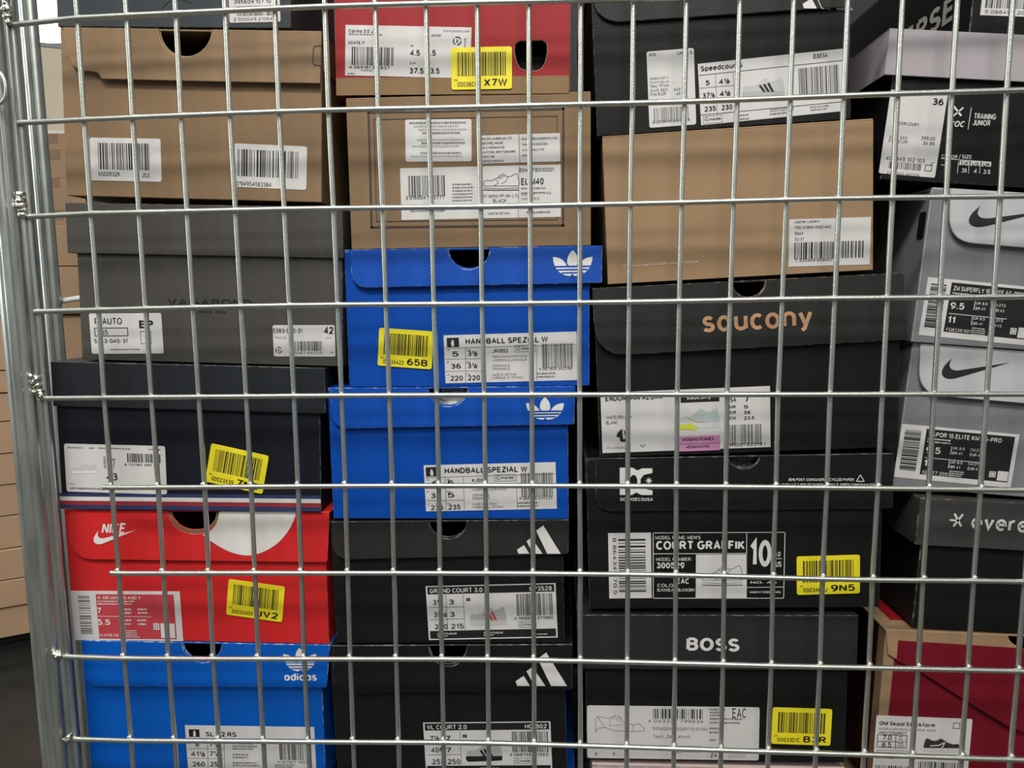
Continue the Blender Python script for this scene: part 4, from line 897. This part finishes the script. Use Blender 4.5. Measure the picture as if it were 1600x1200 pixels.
sp = MB(); sp.face([(x0-.0004, .014, .002), (x0-.0004, b.D-.004, .002), (x0-.0004, b.D-.004, zt-.004), (x0-.0004, .014, zt-.004)], card('shaded_maroon_board',(50,12,18))); sp.build('maroon_side_panel', b.root)  # maroon side print, its colour darkened for the shade in the gap
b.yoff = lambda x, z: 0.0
s = b.sheet('size_label', (1369,1117), (1519,1123), (1360,1212), rad=3, lift=.0004)
s.text('Old Skool Stackform',1373,1460,1132,6.6,INK,.03).text('SUEDE/CANVAS BLACK/TRUE WHITE',1372,1461,1139,3.8,INK_SOFT).text('VN0A7Q5MBBT1',1371,1415,1145,4)
s.frame(1370,1146,1415,1168,1).line(1370,1157,1414,1158,1).line(1399,1146,1398,1168,1).text('7.0',1378,1392,1155,8,INK,.01).text('8.5',1376,1391,1166,8,INK,.01).greek(1404,1149,1410,2,4,2.4,INK_SOFT,3).greek(1402,1159,1412,2,4,2.4,INK_SOFT,4)
s.frame(1489,1128,1499,1138,1.2,INK_SOFT); sneaker(s,1442,1153,1500,1174,mat('ink_shoe_dark',(52,46,48)),mat('ink_sole_mid',(206,203,200)),None,flip=True); s.stroke([(1452,1164),(1466,1163),(1476,1158),(1470,1168)],1.8,PAPER,5)
s.text('MADE IN VIETNAM',1366,1394,1184,3.4,INK_SOFT).bars(1366,1194,1419,1208,INK,44,n=70).bars(1434,1188,1497,1208,INK,45,n=70).frame(1369,1170,1418,1176,.8,INK_SOFT); s.done()

# ================================================================== bottom layer and loose paper
DECK = 0.185
def under(label, x0px, x1px, topv, m, top_d=0.030, extra=None):
    a = at_y(x0px, topv, top_d); c = at_y(x1px, topv, top_d); w = c.x-a.x
    z = min(a.z, c.z)
    o = bpy.data.objects.new('shoe_box', None); link(o); o.empty_display_size = 0.02; o.location = ((a.x+c.x)/2, top_d, DECK + 0.001)
    tag(o, label, 'shoe box', GROUP); h = z - DECK - 0.001
    t = .0015; bd = MB(); bd.box(-w/2, w/2, 0, t, 0, h-.003, m, DARK_E); bd.box(-w/2, -w/2+t, t, .31, 0, h-.003, m, DARK_E); bd.box(w/2-t, w/2, t, .31, 0, h-.003, m, DARK_E); bd.box(-w/2+t, w/2-t, .31-t, .31, 0, h-.003, m, DARK_E); bd.box(-w/2+t, w/2-t, t, .31-t, 0, t, m, DARK_E)
    bd.build('body', o)
    ld = MB(); ml = extra or m; ld.box(-w/2-.001, w/2+.001, -.003, -.0015, h-.04, h, ml, DARK_E); ld.box(-w/2-.001, w/2+.001, -.0015, .312, h-.0029, h, ml, DARK_E); ld.build('lid', o)
    return o
under('black shoe box below the bright blue one, at the foot of the left stack', 140, 505, 1226, BLACK)
under('blue shoe box at the foot of the second stack, barely showing', 545, 897, 1217, BLUE)
under('pale pink lidded shoe box showing as a strip under the third stack', 926, 1322, 1194, card('pink_white_board',(214,190,186)))
under('kraft shoe box under the maroon-fronted one at the foot of the right stack', 1350, 1735, 1264, KRAFT_L)

def tissue(label, fc, u, v, r, depth, seed, rgb):
    p = fc.loc(u, v); m = MB(); rr = random.Random(seed)
    n, k = 22, 14; vs = []; fs = []
    for i in range(k+1):
        th = math.pi*i/k
        for j in range(n):
            ph = 2*math.pi*j/n; q = r*(1 + .22*math.sin(3*ph+2*th+seed)*math.sin(4*th) + rr.uniform(-.13, .13)*(0 < i < k))
            vs.append((q*1.35*math.sin(th)*math.cos(ph), q*math.sin(th)*math.sin(ph)*.8, q*.8*math.cos(th)))
    for i in range(k):
        for j in range(n): fs.append((i*n+j, (i+1)*n+j, (i+1)*n+(j+1)%n, i*n+(j+1)%n))
    m.raw(vs, fs, mat('tissue_paper_%d' % seed, rgb, rough=.7, vary=.2, vscale=120))
    o = m.build('tissue_paper'); o.location = fc.O + fc.ex*p.x + fc.ez*p.y - fc.n*depth
    tag(o, label, 'tissue paper')
tissue('crumpled pale tissue paper in the thumb hole of the lower royal blue box', LOWER_BLUE.f, 706, 629, .0125, .020, 3, (214,212,206))
tissue('crumpled dark grey paper behind the finger hole of the brick red box', PUMA.f, 834, 98, .0150, .030, 4, (70,70,70))
tissue('crumpled grey tissue paper in the thumb hole of the black box with block emblem', DCBOX.f, 1160, 724, .0120, .020, 5, (120,120,118))

# ================================================================== the wire cage
GRID = {
1:[(119,30),(197,25),(274,22),(350,19),(428,14),(507,11),(584.5,9),(666,7),(745,5),(826,4)],
2:[(130,188),(205.5,185),(282,180.5),(357,178.7),(435.7,175),(512.5,172.5),(590,171),(669,170),(747,168.7),(827,165),(907.5,163.7),(988,162.5),(1070,160),(1153,157.5),(1236,153.7),(1320,149.5),(1404,147.5),(1489,145),(1575,142.5)],
3:[(140.5,334),(215.5,332),(292,330.5),(365,329.5),(444,326),(520,326),(597.5,325),(674,324),(751,324),(829,322),(906,320),(984.5,318.7),(1066,317),(1146,315),(1229,312),(1314,310.5),(1396,309),(1479,308.5),(1565,307.5)],
4:[(152,484),(225,482),(301,480),(374,479),(452,476),(527,476),(603,475.5),(677.5,475),(752,474.5),(829,474),(906,472.5),(983,472),(1062,470.5),(1141,469),(1222.5,467),(1307,465.5),(1388,465.5),(1469,464.5),(1555,464)],
5:[(161,621),(235,620),(310,619.5),(382.5,619),(459,618),(533,617.5),(608,617),(682.5,617),(756,617),(831,616),(905.5,616),(981,616),(1059,616),(1136,616),(1216,616),(1300,615.5),(1379.5,615.5),(1461,615.5),(1544,615.5)],
6:[(172.5,761),(246,761),(319,760),(390,759.5),(465.5,759),(539,758),(612.5,758),(686,758),(757.5,758),(832,758),(906,758),(980.5,759),(1057.5,759),(1134,759.5),(1212.5,760),(1294,761),(1373,762),(1452.5,763),(1534,764)],
7:[(184,894.5),(253,894.5),(325,894),(396,894),(471,894.5),(543,894),(615,894),(687.5,894),(759.5,894.5),(833,894.5),(907,895),(980.5,896),(1057,897),(1132.5,898.5),(1207.5,901),(1287,903.5),(1365,905),(1444,905.5),(1523,906)],
8:[(192.5,1027),(261,1027.5),(332.5,1028),(401,1028),(474.5,1028),(547,1028),(619,1028),(690.5,1028),(762,1028.5),(834,1029.5),(907,1030.5),(979.5,1032.5),(1055.5,1034.5),(1131,1036),(1205,1038.5),(1282.5,1040.5),(1359,1041),(1436,1043),(1514,1045)],
9:[(203,1155),(271,1155.5),(340,1156),(410.5,1156),(481,1157),(551,1157.5),(622.5,1157.5),(692.5,1158),(763,1158),(834.5,1161),(907,1162.5),(979,1165),(1054,1167.5),(1127.5,1170),(1201,1172.5),(1276,1174),(1351,1177),(1426,1179.5),(1504,1182)]}
ENDS = {1:(24,40), 2:(31,193), 3:(46,339), 4:(57,487), 5:(70,622), 6:(164,760.5), 7:(175,893.5), 8:(101,1024), 9:(115,1152.5)}
PTS = {j: [at_y(u, v, 0) for u, v in GRID[j]] for j in GRID}
NV = 19
def smooth3(ps):
    q = list(ps)
    for _ in range(2): q = [q[0]] + [(q[i-1]+q[i]*2+q[i+1])/4 for i in range(1, len(q)-1)] + [q[-1]]
    return q
# complete the top row beyond the frame with the slope of the row below
while len(PTS[1]) < NV:
    k = len(PTS[1]); PTS[1].append(PTS[1][-1] + (PTS[2][k]-PTS[2][k-1]))
step = (PTS[5][18]-PTS[5][9])/9
for j in PTS:
    PTS[j] = smooth3(PTS[j]); d = (PTS[j][18]-PTS[j][12])/6
    for k in range(6): PTS[j].append(PTS[j][-1]+d)
up = sum((PTS[2][k]-PTS[3][k] for k in range(NV)), Vector())/NV
cage = bpy.data.objects.new('wire_cage', None); link(cage)
cage.location = (0, 0, 0)
tag(cage, 'galvanised steel wire cage front with left corner post, in front of the shoe boxes', 'wire cage')
R_H, R_V = 0.0022, 0.0021
TOPZ = PTS[2][0].z + 0.16
rows = dict(PTS); rows[0] = [p + up for p in PTS[1]]
low = sum((PTS[8][k]-PTS[9][k] for k in range(NV)), Vector())/NV
rows[10] = [p - low for p in PTS[9]]
for j in sorted(rows):
    ps = [p + Vector((0, -R_H*0.9, 0)) for p in rows[j]]
    if j in ENDS:
        e = at_y(ENDS[j][0], ENDS[j][1], 0) + Vector((0, -R_H*0.9, 0)); ps = [e] + ps
    else: ps = [ps[0] + (ps[0]-ps[1])*1.2] + ps
    w = MB(); w.tube(ps, R_H, STEEL_WIRE, 12); o = w.build('cross_wire', cage)
    if j in (1, 3, 5, 8, 9):
        e = ps[0]; n = {1: 26, 3: 24, 5: 24, 8: 9, 9: 7}[j]; rw = random.Random(j*5+1); pth = []; rad = []
        for k in range(n):                      # a lumpy run of weld metal up the edge bar
            f_ = k/(n-1); pth.append(e + Vector((-.0015 - .003*f_ + rw.uniform(-.0022, .0022)*(k > 0), -.0020 + rw.uniform(-.0015, .001), -.001 + .0009*k)))
            rad.append(.0016 + rw.uniform(.0, .0026) if 0 < k < n-1 else .0006)
        x = MB(); x.tube(pth, rad, WELDM, 12); x.build('weld', o)
WELDS = {}
for k in range(NV+6):
    col_ = [rows[j][k] + Vector((0, R_V*0.9, 0)) for j in range(0, 11)]
    ext = col_[-1] + (col_[-1]-col_[-2])*0.9
    w = MB(); w.tube([col_[0] + (col_[0]-col_[1])*0.4] + col_ + [ext], R_V, STEEL_WIRE, 12); o = w.build('upright_wire', cage)
    for j in (6, 7, 8, 9):
        q = rows[j][k]; wv = (k+j) % 3
        if wv not in WELDS:
            x = MB(); x.blob((0, 0, 0), .0022, STEEL_WIRE, seed=wv, amp=.12, scale=(1.15, .8, .8)); WELDS[wv] = x.build('weld', o); s_ = WELDS[wv]
        else: s_ = WELDS[wv].copy(); link(s_, o)
        s_.location = q + Vector((0, -.0002, R_H))
# corner post: a round tube with two ribs, and the panel's edge bar welded beside it
def vline(u, v, y): return at_y(u, v, y)
pa = vline(27, 475, 0.004)
post = MB(); z0, z1 = 0.0, 1.08
def prof(pts, m):
    n = len(pts); vs = [(x, y, z0) for x, y in pts] + [(x, y, z1) for x, y in pts]
    post.raw(vs, [(i, (i+1) % n, n+(i+1) % n, n+i) for i in range(n)], m, True)
    post.face([(x, y, z1) for x, y in pts], m)
R0 = .0125; pf = []
for k in range(72):
    a_ = 2*math.pi*k/72
    rr = R0*(1 - .10*max(0, math.cos((a_-math.radians(262))*9))**8 - .12*max(0, math.cos((a_-math.radians(305))*9))**6*(1 if abs(a_-math.radians(305)) < .3 else 0))
    pf.append((pa.x + rr*math.cos(a_), pa.y + rr*math.sin(a_)))
prof(pf, STEEL); post.build('corner_post', cage)
eb = vline(58, 475, 0.001); m = MB(); m.tube([(eb.x, eb.y, .15), (eb.x, eb.y, .55), (eb.x, eb.y, 1.08)], .0026, STEEL, 12); m.build('edge_bar', cage)
eb2 = vline(49, 475, -0.002); m = MB(); m.tube([(eb2.x, eb2.y, .15), (eb2.x, eb2.y, 1.08)], .0022, STEEL, 12); m.build('edge_bar', cage)
ring = MB(); rc = at_y(-3, 137, -.012)
ring.tube([rc + Vector((.0075*math.cos(t), -.001, .0125*math.sin(t))) for t in [2*math.pi*k/24 for k in range(25)]], .0014, STEEL, 8, caps=False); ring.build('ring', cage)
xr = PTS[5][-1].x
dk = MB(); dk.box(pa.x+.016, xr+.02, .012, .436, DECK-.012, DECK, STEEL)
dk.build('deck', cage)
bk = MB(); bk.box(at_y(146, 475, .43).x, xr+.02, .43, .436, DECK, 1.5, mat('light_block_sheet', (30, 31, 32), rough=.7, vary=.1)); bk.build('light_block_panel', cage)  # added dark sheet; stops light from behind showing between the boxes
lg = MB(); lg.tube([(pa.x, .36, 0), (pa.x, .36, DECK-.001)], .012, STEEL, 16); lg.tube([(xr, .36, 0), (xr, .36, DECK-.012)], .012, STEEL, 16); lg.tube([(xr, .004, 0), (xr, .004, 1.08)], .012, STEEL, 16)
lg.build('leg', cage)

# frame of another cage standing behind, at the left
YB = 0.46
c0 = at_y(87, 475, YB); c1 = at_y(73.5, 475, YB-.01)
rear = bpy.data.objects.new('wire_cage', None); link(rear); rear.location = (c0.x, YB, 0)
tag(rear, 'steel frame posts standing behind the stacked boxes, just right of the corner post', 'wire cage')
m = MB(); m.tube([(0, 0, 0), (0, 0, .7), (0, 0, 1.5)], .0080, STEEL_BLUE, 16); m.build('post', rear)
m = MB(); m.tube([(c1.x-c0.x, -.01, 0), (c1.x-c0.x, -.01, 1.5)], .0044, STEEL, 12); m.build('upright_bar', rear)
pl0 = at_y(38, 475, YB+.03); pl1 = at_y(82, 475, YB+.03); m = MB(); m.box(pl0.x-c0.x, pl1.x-c0.x, .024, .03, 0, 1.5, mat('dull_dark_steel', (70, 74, 76), rough=.5, metal=.7, vary=.15)); m.build('flat_bar', rear)
r0 = at_y(92, 471, YB+.012); r1 = at_y(215, 451, YB+.012)
m = MB(); m.tube([(r0.x-c0.x, .012, r0.z), (r1.x-c0.x, .012, r1.z), ], .0040, mat('white_rod_paint', (222, 226, 222), rough=.3), 12); m.build('side_rod', rear)

# ================================================================== cartons and panel behind, far left
CARTON = card('brown_carton', (178, 146, 116), rough=.7, vscale=6, vary=.06)
CARTON_E = mat('carton_edge', (186, 156, 124), rough=.8)
def carton(label, loc, rot, w, dp, h, m=CARTON, gap=.0, inset=0):
    o = bpy.data.objects.new('cardboard_carton', None); link(o); o.location = loc; o.rotation_euler = (0, 0, rot)
    tag(o, label, 'cardboard carton', 'flat cartons piled beyond the cage')
    b_ = MB(); b_.box(-w/2, w/2, 0, dp, 0, h, m, CARTON_E); b_.build('body', o)
    t_ = MB(); t_.box(-.03, .03, -.0006, .08, h-.03, h+.0004, mat('carton_tape', (150, 124, 96), rough=.35)); t_.build('tape', o)
    return o
# near pile, seen at a slant beside the post
yaw_a = math.radians(32)
P0 = CAM + ray(30, 750)*1.45
na = Vector((math.sin(yaw_a), -math.cos(yaw_a), 0)); ea = Vector((math.cos(yaw_a), math.sin(yaw_a), 0))
lv = [hit(25, v, P0, na).z for v in (993, 945, 903, 856, 805, 756, 707, 657, 612, 577, 492, 415, 350)]
order = ('lowest', 'second', 'third', 'fourth', 'fifth', 'sixth', 'seventh', 'eighth', 'ninth', 'tenth', 'eleventh', 'twelfth')
for k in range(12):
    jit = rnd.uniform(-.008, .008)
    carton('flat brown carton beside the corner post, %s from the floor in its pile' % order[k], P0.xy.to_3d() + Vector((0, 0, lv[k])) - ea*.24 + na*jit, yaw_a + rnd.uniform(-.012, .012), .80, .42, lv[k+1]-lv[k]-.002)
pal = MB(); pc = P0 - ea*.24 - na*.03
pz = lv[0]-.001
for k in range(3): pal.box(-.38, .38, .02+.16*k, .10+.16*k, 0, pz-.02, mat('dark_pallet_wood', (46, 42, 38), rough=.8))
pal.box(-.40, .40, 0, .42, pz-.02, pz, mat('dark_pallet_wood', (46, 42, 38)))
po = pal.build('pallet'); po.location = (pc.x, pc.y, 0); po.rotation_euler = (0, 0, yaw_a); tag(po, 'dark low pallet carrying the pile of flat brown cartons', 'pallet')
# far pile, seen square-on between the post and the boxes
YF = 1.75
lv2 = [at_y(100, v, YF).z for v in (620, 566, 515, 443, 383, 328, 277, 233, 207)]
g = at_y(90, 400, YF)
base = MB(); base.box(-.3, .3, 0, .4, 0, lv2[0]-.001, CARTON, CARTON_E); bo = base.build('large_carton'); bo.location = (g.x, YF+.002, 0); tag(bo, 'large brown carton under the square-on pile behind the boxes', 'cardboard carton')
for k in range(8):
    carton('flat brown carton in the square-on pile behind the boxes, %s from its foot' % order[k], Vector((g.x + rnd.uniform(-.006, .006), YF + rnd.uniform(0, .012), lv2[k])), 0, .6, .4, lv2[k+1]-lv2[k]-.001)
zt = lv2[-1]; zp = at_y(80, 62, YF).z
pn = bpy.data.objects.new('display_panel', None); link(pn); pn.location = (g.x, YF+.03, zt); pn.rotation_euler = (0, 0, math.radians(28)); tag(pn, 'pale beige boxed panel with white trim on top of the square-on carton pile', 'panel')
m = MB(); m.box(-.22, .22, 0, .12, .012, zp-zt-.012, card('beige_panel', (226, 213, 188), vscale=8)); m.build('panel', pn)
WT = mat('white_trim', (228, 224, 214), rough=.4)
m = MB(); m.box(-.222, .222, -.004, .124, 0, .012, WT); m.build('trim', pn)
m = MB(); m.box(-.222, .222, -.004, .124, zp-zt-.012, zp-zt, mat('grey_trim', (150, 152, 152))); m.build('trim', pn)
